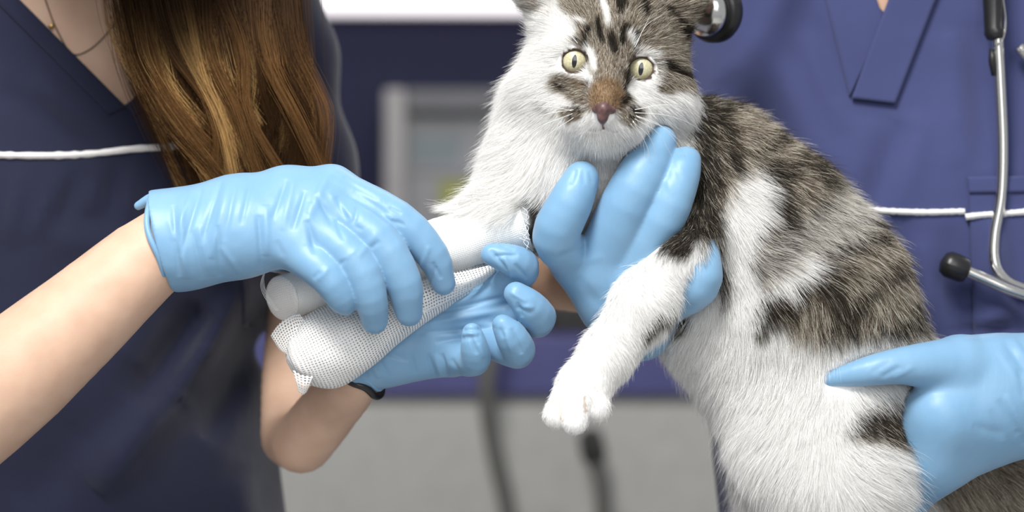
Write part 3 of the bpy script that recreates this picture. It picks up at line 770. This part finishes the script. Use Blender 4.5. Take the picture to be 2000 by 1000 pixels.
gz = empty('gauze', 'open-weave white gauze bundle with a rounded end, held just below the smooth bandage', 'gauze')
gp = [(566, 716, 4), (575, 711, 4), (592, 703, 4), (625, 688, 5), (680, 660, 7), (750, 622, 11), (830, 580, 17), (910, 546, 23), (968, 524, 27)]
gr = [14, 36, 58, 76, 74, 58, 46, 34, 24]
gpath = spline([P(*q) for q in gp], 80); grad_ = spline([[R(x)] for x in gr], 80)[:, 0]
def gw(u, a_): return .02*math.sin(a_*2+u*11)+.012*math.sin(a_*5-u*31)
tube('inner_layers', gpath, grad_*np.interp(np.linspace(0, 1, 80), [0, .5, .72, 1], [.94, .94, .55, .45]), M_gauze_in, gz, 40, wob=gw)
tube('outer_layer', gpath, grad_*1.0, M_gauze, gz, 40, caps=False, wob=gw)
def sheetmesh(name, ctrl, nu, nv, mat, parent):  # ctrl: rows of (px,py,d)
    rows = [spline([P(*q) for q in r], nu) for r in ctrl]; g = spline(np.array(rows).reshape(len(rows), -1), nv).reshape(nv, nu, 3)
    F = [(j*nu+i, j*nu+i+1, (j+1)*nu+i+1, (j+1)*nu+i) for j in range(nv-1) for i in range(nu-1)]
    du = np.linalg.norm(np.diff(g[nv//2], axis=0), axis=1).sum(); dv = np.linalg.norm(np.diff(g[:, nu//2], axis=0), axis=1).sum()
    UV = [(i/(nu-1)*du, j/(nv-1)*dv) for j in range(nv) for i in range(nu)]
    o = mesh(name, g.reshape(-1, 3), F, mat, parent, uv=UV)
    m = o.modifiers.new('thickness', 'SOLIDIFY'); m.thickness = .0003
    return o
sheetmesh('loose_flap', [[(585, 612, -2), (570, 615, 0), (545, 632, 2), (528, 655, 4)], [(610, 650, -9), (580, 655, -6), (560, 668, -2), (545, 682, 2)], [(615, 690, -14), (590, 695, -10), (572, 700, -6), (556, 690, 0)]], 20, 20, M_gauze, gz)
sheetmesh('loose_strip', [[(800, 556, 2), (850, 540, 3), (905, 530, 5), (968, 515, 8)], [(806, 590, -1), (860, 565, 1), (915, 550, 5), (968, 528, 8)], [(815, 618, 4), (862, 596, 8), (915, 568, 12), (970, 536, 16)]], 30, 14, M_gauze, gz)
sheetmesh('hanging_tag', [[(572, 722, -8), (590, 732, -11), (612, 735, -12)], [(578, 745, -8), (592, 752, -10), (605, 752, -10)], [(584, 766, -6), (592, 770, -6), (598, 766, -6)]], 12, 12, M_gauze, gz)

# ------------------------------------------------------------------ stethoscope
st = empty('stethoscope', 'steel and black stethoscope hanging round the neck over the blue scrubs', 'stethoscope')
DS = 92
tb = spline([P(1948, 70, DS), P(1953, 160, DS), P(1958, 280, DS), P(1955, 380, DS), P(1942, 460, DS), P(1943, 515, DS-2), P(1965, 548, DS-2), P(2005, 566, DS), P(2060, 590, DS), P(2110, 620, DS)], 90)
tube('metal_tube', tb, R(11.5, DS), M_steel, st, 16)
tb2 = spline([P(1990, 90, DS+2), P(2070, 200, DS+2), P(2110, 400, DS+2), P(2090, 540, DS-6), P(2040, 580, DS-10), P(1985, 571, DS-12), P(1925, 546, DS-12), P(1878, 525, DS-12)], 80)
tube('metal_tube', tb2, R(11.5, DS), M_steel, st, 16)
tube('ear_tip', [P(1893, 532, DS-12), P(1888, 530, DS-12), P(1880, 527, DS-12), P(1866, 521, DS-12), P(1852, 516, DS-12), P(1842, 512, DS-12), P(1838, 510, DS-12)], [R(8), R(21, DS), R(25, DS), R(26, DS), R(26, DS), R(20, DS), R(6)], M_black, st, 24)
tube('ear_tip', [P(2098, 613, DS), P(2112, 622, DS), P(2130, 633, DS), P(2142, 641, DS)], [R(18), R(26), R(26), R(8)], M_black, st, 20)
tube('rubber_sleeve', [P(1947, 78, DS), P(1946, 74, DS), P(1944, 62, DS), P(1941, 55, DS), P(1940, 0, DS), P(1938, -60, DS), P(1936, -100, DS)], [R(10), R(20), R(24), R(20), R(22), R(24), R(26)], M_black, st, 20)
tube('hose', spline([P(1936, -95, DS), P(1930, -200, DS+10), P(1935, -330, 160), P(1900, -400, 270), P(1790, -420, 300), P(1680, -400, 260), P(1610, -300, 150), P(1530, -160, 85), P(1455, -70, 75), P(1420, -20, 75)], 90), R(17), M_black, st, 14)
tube('clip', spline([P(1958, -10, DS-3), P(1964, 40, DS-4), P(1960, 72, DS-5), P(1948, 88, DS-5), P(1940, 96, DS-3)], 24), R(2.2), M_steel, st, 6)
tube('hinge', [P(1937, 95, DS-2), P(1938, 120, DS-2), P(1941, 148, DS-2)], [R(5), R(8), R(5)], M_black, st, 8)
# chest piece, tilted disc
cc = P(1385, 22, 72); nx = nrm(np.array([-.52, -.62, -.12]))
def disc(name, prof, mat):
    tube(name, [cc+nx*h_ for h_, _ in prof], [r_ for _, r_ in prof], mat, st, 40)
disc('bell', [(.0, .0), (.0, .0135), (.004, .0145), (.008, .0135), (.0105, .009), (.0125, .004)], M_steel)
disc('rim', [(-.009, .012), (-.009, .0175), (-.006, .0188), (-.002, .0185), (.0005, .0165), (.0008, .013)], M_black)
tube('stem', [cc+np.array([.004, 0, .004]), P(1405, -5, 75), P(1420, -25, 75)], R(13), M_steel, st, 12)

# ------------------------------------------------------------------ cat
cat = empty('cat', 'white and brown tabby cat with yellow-green eyes, held up in blue gloves', 'cat')
EYE = [(1122.5, 119, 0.0), (1252.5, 134, 0.0)]; ER = 31
def f_head(p):
    f = elp(p, 1190, 92, 30, 142, 118, 122, -6)
    f = smin(f, elp(p, 1094, 174, 14, 60, 58, 66), .02); f = smin(f, elp(p, 1284, 188, 14, 62, 60, 66), .02)
    f = smin(f, chain_f(p, [(1196, 70, -2, 42), (1190, 130, -11, 34), (1182, 185, -25, 27), (1178, 212, -33, 20)], .004), .010)
    f = smin(f, elp(p, 1150, 228, -20, 36, 32, 40), .010); f = smin(f, elp(p, 1208, 234, -20, 36, 32, 40), .010)
    f = smin(f, elp(p, 1180, 262, -12, 32, 22, 36), .008)
    f = smin(f, elp(p, 1180, 225, 0, 85, 70, 80), .014)
    for (x, y, d) in EYE:
        f = smin(f, elp(p, x, y-20, 3, 42, 24, 34), .008); f = smin(f, elp(p, x, y+26, 2, 40, 22, 30), .008)
    for i, (x, y, d) in enumerate(EYE):
        g = elp(p, x, y, d-12, 26.5, 23.5, 60, (-10, -22)[i])
        f = -smin(-f, g, .0012)
    # ears
    for pts in ([(1078, 22, 26, 38), (1048, -30, 22, 34), (1020, -100, 28, 9)], [(1308, 22, 26, 40), (1338, -28, 22, 36), (1378, -100, 30, 9)]):
        g = chain_f(p, pts, .01); f = smin(f, g, .012)
    f = -smin(-f, chain_f(p, [(1058, 12, 12, 10), (1046, -30, 10, 20), (1026, -80, 16, 7)], .004), .004)
    f = -smin(-f, chain_f(p, [(1345, 30, 12, 12), (1350, -20, 10, 22), (1372, -80, 18, 7)], .004), .004)
    return f
def f_cbody(p):
    f = chain_f(p, [(1185, 160, 45, 118), (1140, 290, 45, 142), (1100, 350, 42, 128)], .02)
    f = smin(f, elp(p, 1092, 228, 36, 62, 72, 80), .03)
    f = smin(f, chain_f(p, [(1230, 290, 52, 122), (1390, 345, 52, 124), (1490, 460, 47, 156), (1580, 590, 46, 176), (1635, 720, 46, 168)], .02), .02)
    f = smin(f, chain_f(p, [(1300, 520, 50, 120), (1405, 630, 50, 98), (1530, 815, 42, 104)], .02), .03)
    f = smin(f, chain_f(p, [(1040, 385, 30, 84), (985, 425, 20, 62), (900, 468, 17, 46), (760, 515, 16, 36), (640, 555, 15, 30)], .01), .02)      # bandaged leg
    g = chain_f(p, [(1400, 415, 28, 84), (1328, 500, 0, 56), (1258, 590, -12, 53), (1185, 695, -15, 45), (1140, 758, -17, 46), (1118, 796, -18, 42)], .008)   # raised leg
    for q in ([(1105, 775, -22, 26), (1088, 810, -26, 26)], [(1130, 780, -28, 28), (1122, 822, -30, 25)], [(1158, 765, -22, 26), (1166, 797, -26, 23)]):
        g = smin(g, chain_f(p, q, .003), .0012)
    f = smin(f, g, .010)
    f = smin(f, elp(p, 1612, 885, 12, 140, 122, 100), .030)                                   # thigh
    f = smin(f, chain_f(p, [(1640, 950, 4, 112), (1660, 1150, 6, 62), (1640, 1260, -5, 50), (1590, 1290, -20, 52)], .02), .02)
    f = smin(f, chain_f(p, [(1560, 860, 75, 120), (1540, 1100, 70, 70), (1520, 1270, 55, 50), (1470, 1290, 40, 48)], .02), .02)
    f = smin(f, chain_f(p, [(1740, 760, 66, 110), (1840, 890, 76, 74), (1950, 985, 82, 66), (2050, 1150, 85, 48), (2080, 1300, 85, 40)], .02), .02)  # rump and tail
    return f
def f_cat(p):
    f = smin(f_head(p), f_cbody(p), .016)
    return f
v, q = surfnet(f_cat, P(590, 1360, -45)*np.array([1, 0, 1])+np.array([0, -.055, 0]), np.array([.37, .14, 1.345]), .0016)

def sseg(x, y, x0, y0, x1, y1):
    dx, dy = x1-x0, y1-y0; t = np.clip(((x-x0)*dx+(y-y0)*dy)/(dx*dx+dy*dy+1e-9), 0, 1)
    return np.hypot(x-x0-t*dx, y-y0-t*dy)
def sm(a, b, x): t = np.clip((x-a)/(b-a), 0, 1); return t*t*(3-2*t)
BODY_TABBY = [[(1340, 130), (1460, 200), (1570, 255), (1660, 335), (1730, 420), (1790, 500), (1850, 650), (1790, 650), (1700, 648), (1600, 662), (1530, 632), (1475, 605), (1500, 570), (1545, 560),
               (1600, 520), (1570, 500), (1510, 545), (1480, 560), (1462, 500), (1490, 440), (1500, 360), (1470, 320), (1432, 350), (1412, 400), (1412, 470), (1425, 560), (1405, 590), (1380, 480), (1330, 480), (1290, 500), (1290, 440), (1330, 380), (1340, 250)],
              [(1685, 800), (1760, 770), (1790, 800), (1780, 850), (1745, 868), (1690, 852), (1655, 838)],
              [(1760, 860), (1900, 850), (2060, 900), (2200, 1320), (1950, 1320), (1840, 1000)],
              [(1020, 395), (1060, 395), (1062, 480), (1030, 480)]]
HEAD_TABBY = [(1085, -120), (1095, 20), (1128, 45), (1135, 70), (1118, 84), (1132, 100), (1152, 100), (1150, 130), (1158, 160), (1142, 190), (1150, 215), (1178, 222), (1210, 215), (1232, 205), (1232, 160), (1245, 108), (1275, 106), (1285, 140), (1278, 158), (1300, 178), (1318, 172), (1342, 170), (1400, 160), (1400, -140)]
def cat_color(p, strand=True):
    """fur colour of points on the cat (its coat pattern, laid out on its side and face)"""
    n = len(p); x, y = PX(p)
    w1 = noise(p, .012, 1)*9+noise(p, .005, 2)*6; w2 = noise(p, .012, 7)*9+noise(p, .005, 8)*6
    xx, yy = x+w1, y+w2
    hd = f_head(p) < f_cbody(p)+.002
    rnd = RNG.random(n) if strand else np.full(n, .5)
    white = np.array([.88, .875, .86]); dark = np.array([.018, .015, .012]); brown = np.array([.17, .135, .10]); lite = np.array([.62, .56, .47])
    # body
    db = np.minimum.reduce([sdpoly(xx, yy, q_) for q_ in BODY_TABBY])
    back = (p[:, 1] > .075) & (y < 640) & (x > 1250)
    tb = 1-sm(-10, 12, db+(rnd-.5)*22); tb = np.where(back, 1, tb)
    for (x0, y0, x1, y1, w) in ((1345, 475, 1310, 490, 16), (1300, 612, 1262, 650, 7), (1318, 615, 1345, 630, 13), (1490, 640, 1510, 600, 14)):
        tb = np.maximum(tb, 1-sm(w*.6, w*1.3, sseg(xx, yy, x0, y0, x1, y1)+(rnd-.5)*8))
    u = (xx-1350)*.55+(yy-170)*.62
    st_ = .5+.5*np.sin(u/74*2*math.pi+2.4+1.6*noise(p, .03, 4))
    tailz = (y > 860) & (x > 1790)
    st_ = np.where(tailz, .2, 1)*.92*sm(.35, .85, st_*.62+.34*noise(p, .009, 5)+.20*noise(p, .02, 9)+.16)
    for (x0, y0, x1, y1, w) in ((1360, 200, 1400, 560, 26), (1300, 500, 1370, 430, 22), (1500, 330, 1530, 480, 24), (1480, 600, 1560, 570, 20), (1620, 560, 1660, 640, 18), (1400, 225, 1430, 330, 16), (1700, 815, 1770, 835, 30), (1300, 480, 1350, 485, 30), (1560, 300, 1600, 340, 22), (1262, 650, 1300, 610, 12), (1040, 440, 1041, 441, 60)):
        st_ = np.maximum(st_, 1-sm(w*.5, w*1.25, sseg(xx, yy, x0, y0, x1, y1)))
    pale = 1-sm(25, 75, sseg(xx, yy, 1520, 510, 1650, 405))           # frosted band across the ribs
    # head
    dh = sdpoly(x+w1*.35, y+w2*.35, HEAD_TABBY)
    th = 1-sm(-5, 6, dh+(rnd-.5)*9)
    for (x0, y0, x1, y1, w) in ((1095, 160, 1135, 172, 17), (1118, 172, 1140, 190, 15), (1108, 212, 1138, 214, 9), (1115, 226, 1132, 226, 6), (1215, 222, 1240, 215, 13), (1222, 236, 1232, 232, 7), (1292, 165, 1310, 150, 12), (1285, 168, 1300, 172, 10)):
        th = np.maximum(th, (1-sm(w*.7, w*1.4, sseg(x+w1*.3, y+w2*.3, x0, y0, x1, y1)+(rnd-.5)*6)))
    for (x0, y0, x1, y1, w) in ((1062, 196, 1074, 206, 4), (1074, 208, 1090, 218, 4), (1060, 192, 1066, 196, 4)):
        th = np.maximum(th, .45*(1-sm(w*.6, w*1.6, sseg(x, y, x0, y0, x1, y1))))
    for (x0, y0, x1, y1, w) in ((1172, -10, 1190, 50, 7), (1153, 100, 1160, 135, 6), (1228, 70, 1236, 92, 4), (1146, 50, 1128, 38, 4), (1240, 100, 1275, 104, 3), (1232, 175, 1250, 185, 8)):
        th = th*(sm(w*.5, w*1.4, sseg(x+w1*.3, y+w2*.3, x0, y0, x1, y1)+(rnd-.5)*5))
    th = np.maximum(th, .75*(1-sm(10, 26, sseg(x+w1*.4, y+w2*.4, 1030, -90, 1046, 14)+(rnd-.5)*10)))
    sh = np.zeros(n)
    for (x0, y0, x1, y1, w) in ((1168, 48, 1176, 86, 6), (1152, 62, 1146, 96, 6), (1124, 76, 1132, 84, 6), (1196, 78, 1200, 98, 10), (1222, 58, 1216, 88, 6), (1238, 72, 1240, 104, 6), (1172, -20, 1175, 12, 8), (1210, -20, 1214, 25, 9), (1240, -20, 1255, 30, 8),
                                (1147, 148, 1150, 168, 5), (1226, 150, 1222, 180, 6), (1298, 128, 1350, 142, 7), (1290, 118, 1310, 128, 6), (1128, 196, 1131, 202, 3), (1120, 208, 1123, 214, 3), (1134, 208, 1136, 214, 3), (1118, 222, 1122, 226, 3), (1230, 208, 1240, 214, 6), (1222, 222, 1236, 224, 4), (1320, 60, 1350, 90, 7), (1300, 20, 1335, 60, 6), (1094, 162, 1102, 168, 4), (1225, 185, 1214, 205, 5)):
        sh = np.maximum(sh, 1-sm(w*.4, w*1.5, sseg(x+w1*.4, y+w2*.4, x0, y0, x1, y1)+(rnd-.5)*6))
    tan = (1-sm(24, 40, np.hypot((x-1184)/1.0, (y-190)/1.1)))*(x > 1150)*(x < 1232)+.7*(1-sm(6, 14, sseg(x, y, 1130, 148, 1142, 160)))+.5*(1-sm(8, 18, sseg(x, y, 1100, 228, 1130, 232)))
    tan = np.clip(tan, 0, 1)
    T_ = np.where(hd, th, tb); St = np.where(hd, sh*.95, st_*(1-.75*pale))
    r2 = RNG.random(n) if strand else rnd; r3 = RNG.random(n) if strand else rnd
    isdark = np.where(hd, sm(.25, .75, St+(r2-.5)*.5)*.95+(r2 < .24)*.7, np.where(r2 < .14+.70*St, .92, .06))
    mix = np.clip(isdark, 0, 1)[:, None]
    ag = np.where(tailz[:, None], np.array([.34, .28, .21]), brown)*(.55+.9*rnd[:, None])
    ag = np.where((r3 > np.where(hd, .60, .50))[:, None], lite*(.7+.7*rnd[:, None]), ag)
    pb = (np.where(hd, 0, pale)*.75)[:, None]; ag = ag*(1-pb)+np.array([.70, .68, .64])*pb
    orange = np.array([.25, .165, .095])
    tn = np.where(hd, tan, 0)[:, None]; ag = ag*(1-tn)+orange*(.75+.5*rnd[:, None])*tn
    tab = ag*(1-mix)+dark*mix
    c = white*(1-T_[:, None])+tab*T_[:, None]
    return c, T_, hd
BARE = lambda p: np.minimum.reduce([np.linalg.norm(p-P(x, y, d), axis=1)-R(ER) for x, y, d in EYE])
NOSE = P(1178, 222, -40)
cv, _, hdv = cat_color(v, False)
x_, y_ = PX(v); eyed = np.minimum.reduce([np.hypot((x_-x)/28.5, (y_-y)/26) for x, y, d in EYE])
toe = (np.minimum(sseg(x_, y_, 1094, 786, 1099, 822), sseg(x_, y_, 1141, 772, 1144, 806)) < 3.5) & (v[:, 1] < -.01)
cv[toe] = np.array([.58, .48, .41])
rim = (hdv & (eyed < 1.0) & (v[:, 1] < .02))
cv[rim] = np.array([.05, .032, .024])
earm = hdv & (np.minimum(sseg(x_, y_, 1058, 12, 1026, -80), sseg(x_, y_, 1350, 36, 1372, -80)) < 22) & (v[:, 1] > -.004) & (y_ < 45)
cv[earm] = np.array([.50, .26, .21])
mo = hdv & (sseg(x_, y_, 1178, 240, 1178, 250) < 3) | hdv & (sseg(x_, y_, 1178, 251, 1152, 255) < 3) | hdv & (sseg(x_, y_, 1178, 251, 1206, 257) < 3)
cv[mo & (v[:, 1] < 0)] = np.array([.13, .075, .065])
t = NT('cat_skin'); at = t.n('ShaderNodeAttribute', attribute_name='col'); t.l(at.outputs['Color'], t.b.inputs['Base Color']); t.b.inputs['Roughness'].default_value = .8
cbody = mesh('body', v, q, t.m, cat, col=cv)

# eyes
def sphere_patch(c, r, fwd, amax, nr=16, ns=40, shape=None):
    fwd = nrm(np.array(fwd, float)); up = nrm(np.array([0, 0, 1.0])-fwd*fwd[2]); rt = np.cross(fwd, up)
    V, F = [c+fwd*r], []
    for i in range(1, nr+1):
        for j in range(ns):
            ph = 2*math.pi*j/ns; a_ = amax*i/nr*(shape(ph) if shape else 1)
            V.append(c+r*(fwd*math.cos(a_)+math.sin(a_)*(rt*math.cos(ph)+up*math.sin(ph))))
    for j in range(ns): F.append((0, 1+j, 1+(j+1) % ns))
    for i in range(nr-1):
        for j in range(ns): F.append((1+i*ns+j, 1+(i+1)*ns+j, 1+(i+1)*ns+(j+1) % ns, 1+i*ns+(j+1) % ns))
    return V, F
t = NT('iris'); g = t.n('ShaderNodeAttribute', attribute_name='col'); nz = t.noise(900, 3)
mxn = t.n('ShaderNodeMix', data_type='RGBA', blend_type='MULTIPLY'); mxn.inputs[0].default_value = .6
t.l(g.outputs['Color'], mxn.inputs[6]); t.l(t.ramp(nz, (.6, .6, .6), (1, 1, 1), .35, .65), mxn.inputs[7]); t.l(mxn.outputs[2], t.b.inputs['Base Color'])
t.b.inputs['Roughness'].default_value = .3; t.b.inputs['Coat Weight'].default_value = .8; t.b.inputs['Coat Roughness'].default_value = .04
M_iris = t.m
M_pupil = plain('pupil_black', (.006, .007, .009), .25, Coat_Weight=.8, Coat_Roughness=.04)
for i, (x, y, d) in enumerate(EYE):
    c = P(x, y, d+1.0); r = R(30); fw_ = nrm(np.array([0, -D, ZC])-c)+np.array([-.02, 0, -.03])
    V, F = sphere_patch(c, r, fw_, math.pi*.98, 40, 48); V = np.array(V)
    ang = np.arccos(np.clip(nrm(V-c)@nrm(fw_), -1, 1))
    g0 = sm(.1, .45, ang)[:, None]; g1 = sm(.72, .95, ang)[:, None]
    cc_ = np.array([.64, .61, .41])*(1-g0)+np.array([.57, .53, .34])*g0; cc_ = cc_*(1-g1)+np.array([.05, .04, .02])*g1
    eye = mesh('eye', V, F, M_iris, cat, col=cc_)
    V, F = sphere_patch(c, r*1.006, fw_, .44, 10, 40, lambda ph: 1/math.sqrt((math.cos(ph-.12)/.36)**2+(math.sin(ph-.12)/1.0)**2))
    mesh('pupil', V, F, M_pupil, eye)
# nose
def f_nose(p):
    f = chain_f(p, [(1164, 213, -37, 8), (1180, 211, -40, 8), (1195, 215, -37, 8)], .003)
    f = smin(f, chain_f(p, [(1178, 214, -40, 10), (1177, 230, -39, 8), (1177, 238, -37, 5)], .003), .003)
    for q_ in ((1166, 224, -42), (1192, 226, -42)): f = -smin(-f, np.linalg.norm(p-P(*q_), axis=1)-R(4.5), .001)
    return f
v2, q2 = surfnet(f_nose, P(1178, 224, -40)-.012, P(1178, 224, -40)+.012, .0004)
mesh('nose', v2, q2, plain('pink_brown_nose', (.105, .055, .052), .45, scale=300, var=.4), cat)

# fur
def make_fur(v, q):
    tri = np.concatenate([q[:, [0, 1, 2]], q[:, [0, 2, 3]]])
    A, B_, Cc = v[tri[:, 0]], v[tri[:, 1]], v[tri[:, 2]]
    ar = np.linalg.norm(np.cross(B_-A, Cc-A), axis=1)*.5
    cen = (A+B_+Cc)/3; x, y = PX(cen); nn = nrm(np.cross(B_-A, Cc-A))
    view = nrm(np.array([0, -D, ZC])-cen); facing = (nn*view).sum(1)
    den = np.where(facing > -.35, 1.0, .12)
    den *= np.where((y > 1080), .25, 1.0)
    hdm = f_head(cen) < f_cbody(cen); den *= np.where(hdm, 3.0, 1.0)
    pr = ar*den; pr /= pr.sum()
    N = 360000
    ti = RNG.choice(len(tri), N, p=pr); u = RNG.random((N, 1)); w = RNG.random((N, 1)); fl = (u+w) > 1; u = np.where(fl, 1-u, u); w = np.where(fl, 1-w, w)
    p = A[ti]+(B_[ti]-A[ti])*u+(Cc[ti]-A[ti])*w; n = nrm(grad(f_cat, p, .0015))
    x, y = PX(p); col, tab, hd = cat_color(p, True)
    # bare places: eyes, nose, inside gloves and bandage
    e1 = np.minimum.reduce([np.hypot((x-ex)/29, (y-ey)/26.5) for ex, ey, _ in EYE])
    keep = ~(hd & (e1 < 1.0) & (p[:, 1] < .02))
    keep &= ~(hd & (p[:, 1] < 0) & (np.minimum(sseg(x, y, 1178, 238, 1178, 251), np.minimum(sseg(x, y, 1178, 251, 1150, 255), sseg(x, y, 1178, 251, 1206, 257))) < 2.6))
    keep &= ~((np.hypot((x-1178)/20, (y-222)/16) < 1) & (p[:, 1] < -.02))
    keep &= ~((np.minimum(sseg(x, y, 1094, 786, 1099, 822), sseg(x, y, 1141, 772, 1144, 806)) < 1.8) & (p[:, 1] < -.01))
    for g in GF: keep &= g(p) > .0006
    bl = rcone(p, P(1022, 428, 18), P(552, 583, 14), R(64), R(44)); keep &= bl > -.0005
    keep &= ~((x < 1010) & (y > 440) & (p[:, 1] > -.02) & (y < 620))
    p, n, x, y, col, tab, hd = [a_[keep] for a_ in (p, n, x, y, col, tab, hd)]
    N = len(p)
    # flow: direction the coat lies, and its length (mm), from guide points
    G = np.array([  # x,y, dx,dy(down), length, lift
        (1190, 40, 0, -1, 5, .5), (1120, 40, -.7, -.8, 5, .5), (1270, 40, .8, -.7, 6, .5), (1330, 90, 1, -.1, 8, .5), (1050, 90, -1, -.1, 9, .6), (1185, 130, 0, -1, 2.6, .35), (1180, 195, 0, -1, 2.0, .3),
        (1100, 160, -1, .4, 4, .4), (1060, 200, -1, .6, 9, .5), (1290, 175, 1, .4, 5, .4), (1330, 210, .9, .7, 10, .5), (1140, 235, -.8, .7, 3, .35), (1215, 240, .8, .7, 4, .35), (1180, 268, .1, 1, 5, .5), (1130, 275, -.5, .9, 7, .5), (1240, 255, .6, .9, 8, .5),
        (1020, 160, -1, .2, 13, 1.0), (980, 280, -1, .5, 14, .9), (930, 370, -.9, .5, 13, .9), (1050, 320, -.5, .9, 12, .35), (1150, 330, -.1, 1, 12, .35), (1000, 400, -.8, .4, 9, .4), (1230, 330, .3, 1, 11, .35),
        (1380, 240, .3, 1, 12, .35), (1480, 250, .8, .6, 12, .4), (1600, 330, .7, .8, 13, .4), (1700, 450, .6, .9, 13, .4), (1790, 600, .4, 1, 13, .4), (1400, 420, .2, 1, 12, .35), (1460, 400, .7, .5, 14, .4), (1520, 480, .8, .2, 14, .4), (1600, 520, .8, .5, 13, .4), (1520, 600, .4, .5, 14, .45), (1620, 620, .2, 1, 13, .4), (1720, 630, -.3, 1, 12, .4),
        (1330, 470, -.6, .8, 9, .5), (1270, 570, .6, .8, 6.5, .45), (1200, 680, .5, .8, 6, .45), (1150, 740, -.2, 1, 3.5, .4), (1120, 810, -.2, 1, 2, .4), (1320, 560, .8, .6, 6, .5),
        (1340, 640, -.5, .8, 12, .7), (1420, 760, -.5, .9, 13, .7), (1470, 900, -.6, 1, 15, .8), (1560, 700, -.1, 1, 14, .35), (1600, 760, -.2, 1, 11, .35), (1600, 860, 0, 1, 11, .35), (1720, 780, .6, .8, 10, .35), (1700, 900, .9, .6, 15, .6), (1560, 980, -.2, 1, 13, .4), (1740, 930, 1, .4, 16, .8),
        (1900, 950, .6, .8, 16, .5), (2050, 1150, .2, 1, 16, .5), (1600, 1200, 0, 1, 8, .4)], float)
    num = np.zeros((N, 4)); den = np.zeros((N, 1))
    for g in G:
        w = 1/(((x-g[0])**2+(y-g[1])**2)+500)**1.6
        num += w[:, None]*g[2:6]; den += w[:, None]
    gv = num/den
    flow = np.stack([gv[:, 0], np.zeros(N), -gv[:, 1]], 1)
    flow = flow-n*(flow*n).sum(1, keepdims=True); flow = nrm(flow+1e-9)
    L = gv[:, 2]*1e-3*RNG.uniform(.65, 1.2, N)*np.where(tab > .5, .9, 1.0); lift = gv[:, 3]
    stray = RNG.random(N) < .06; L = np.where(stray, L*1.35, L); lift = np.where(stray, lift+.45, lift)
    tuft = np.stack([noise(p, .0045, s_) for s_ in (11, 12, 13)], 1)*(.20+.12*tab[:, None])+np.stack([noise(p, .012, s_) for s_ in (14, 15, 16)], 1)*(.15+.10*tab[:, None])
    d0 = nrm(n*(lift+.25)[:, None]+flow*.8+tuft*.5+RNG.normal(0, .10, (N, 3)))
    d1 = nrm(n*(lift*.45)[:, None]+flow*1.0+tuft+RNG.normal(0, .14, (N, 3))+np.array([0, 0, -.12]))
    K = 5; t = np.linspace(0, 1, K)
    pts = np.zeros((N, K, 3)); pts[:, 0] = p-n*.0003
    for k in range(1, K):
        tt = (t[k]+t[k-1])*.5; dd = nrm(d0*(1-tt)+d1*tt); pts[:, k] = pts[:, k-1]+dd*(L/(K-1))[:, None]
    # keep the strands out of gloves, bandage and eyes
    alive = np.ones(N, bool)
    for k in range(1, K):
        bad = np.zeros(N, bool)
        for h, g in zip(hands, GF):
            lo, hi = hull(h, .004); m = ((pts[:, k] > lo) & (pts[:, k] < hi)).all(1)
            ii = np.where(m)[0]
            if len(ii): bad[ii] |= g(pts[ii, k]) < .0004
        bad |= rcone(pts[:, k], P(1030, 426, 18), P(552, 583, 14), R(67), R(46)) < .0
        m = (BARE(pts[:, k]) < .0012) & (pts[:, k, 1] < .004); bad |= m
        alive &= ~bad
        pts[~alive, k] = pts[~alive, k-1]+(pts[~alive, k-1]-pts[~alive, max(k-2, 0)])*1e-3
    rbase = np.where(hd, .000052, .000070)*RNG.uniform(.7, 1.3, N)
    rad = rbase[:, None]*np.array([1, .95, .8, .55, .12])[None]
    cc = np.repeat(col[:, None], K, 1)
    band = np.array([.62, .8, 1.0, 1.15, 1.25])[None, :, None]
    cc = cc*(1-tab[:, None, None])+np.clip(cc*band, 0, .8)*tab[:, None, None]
    return pts, rad, cc
fp, fr, fc = make_fur(v, q)
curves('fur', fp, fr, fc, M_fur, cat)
# whiskers
M_wh = plain('white_whisker', (.85, .85, .84), .4)
wk = [[(1120, 214), (1060, 225), (1010, 250), (965, 286)], [(1118, 222), (1050, 250), (1000, 290)], [(1116, 208), (1040, 195), (978, 204)], [(1120, 230), (1070, 265), (1040, 310)],
      [(1240, 220), (1300, 225), (1345, 240), (1380, 262)], [(1242, 226), (1290, 245), (1330, 290), (1345, 320)], [(1240, 232), (1285, 260), (1315, 310)], [(1236, 238), (1270, 270), (1286, 320)], [(1232, 242), (1255, 275), (1262, 330)], [(1240, 214), (1310, 205), (1375, 232)], [(1244, 228), (1300, 252), (1352, 300)],
      [(1242, 88), (1262, 50), (1300, 25)], [(1240, 92), (1255, 60), (1275, 20)], [(1128, 84), (1100, 50), (1085, 10)], [(1236, 236), (1265, 290), (1272, 345)], [(1116, 216), (1060, 208), (985, 222)]]
for w in wk:
    n_ = len(w); q3 = [P(a_[0], a_[1], -27+9*i-(0 if a_[1] < 100 else 6)) for i, a_ in enumerate(w)]
    tube('whisker', spline(q3, 18), np.linspace(.00016, .00004, 18), M_wh, cat, 5)
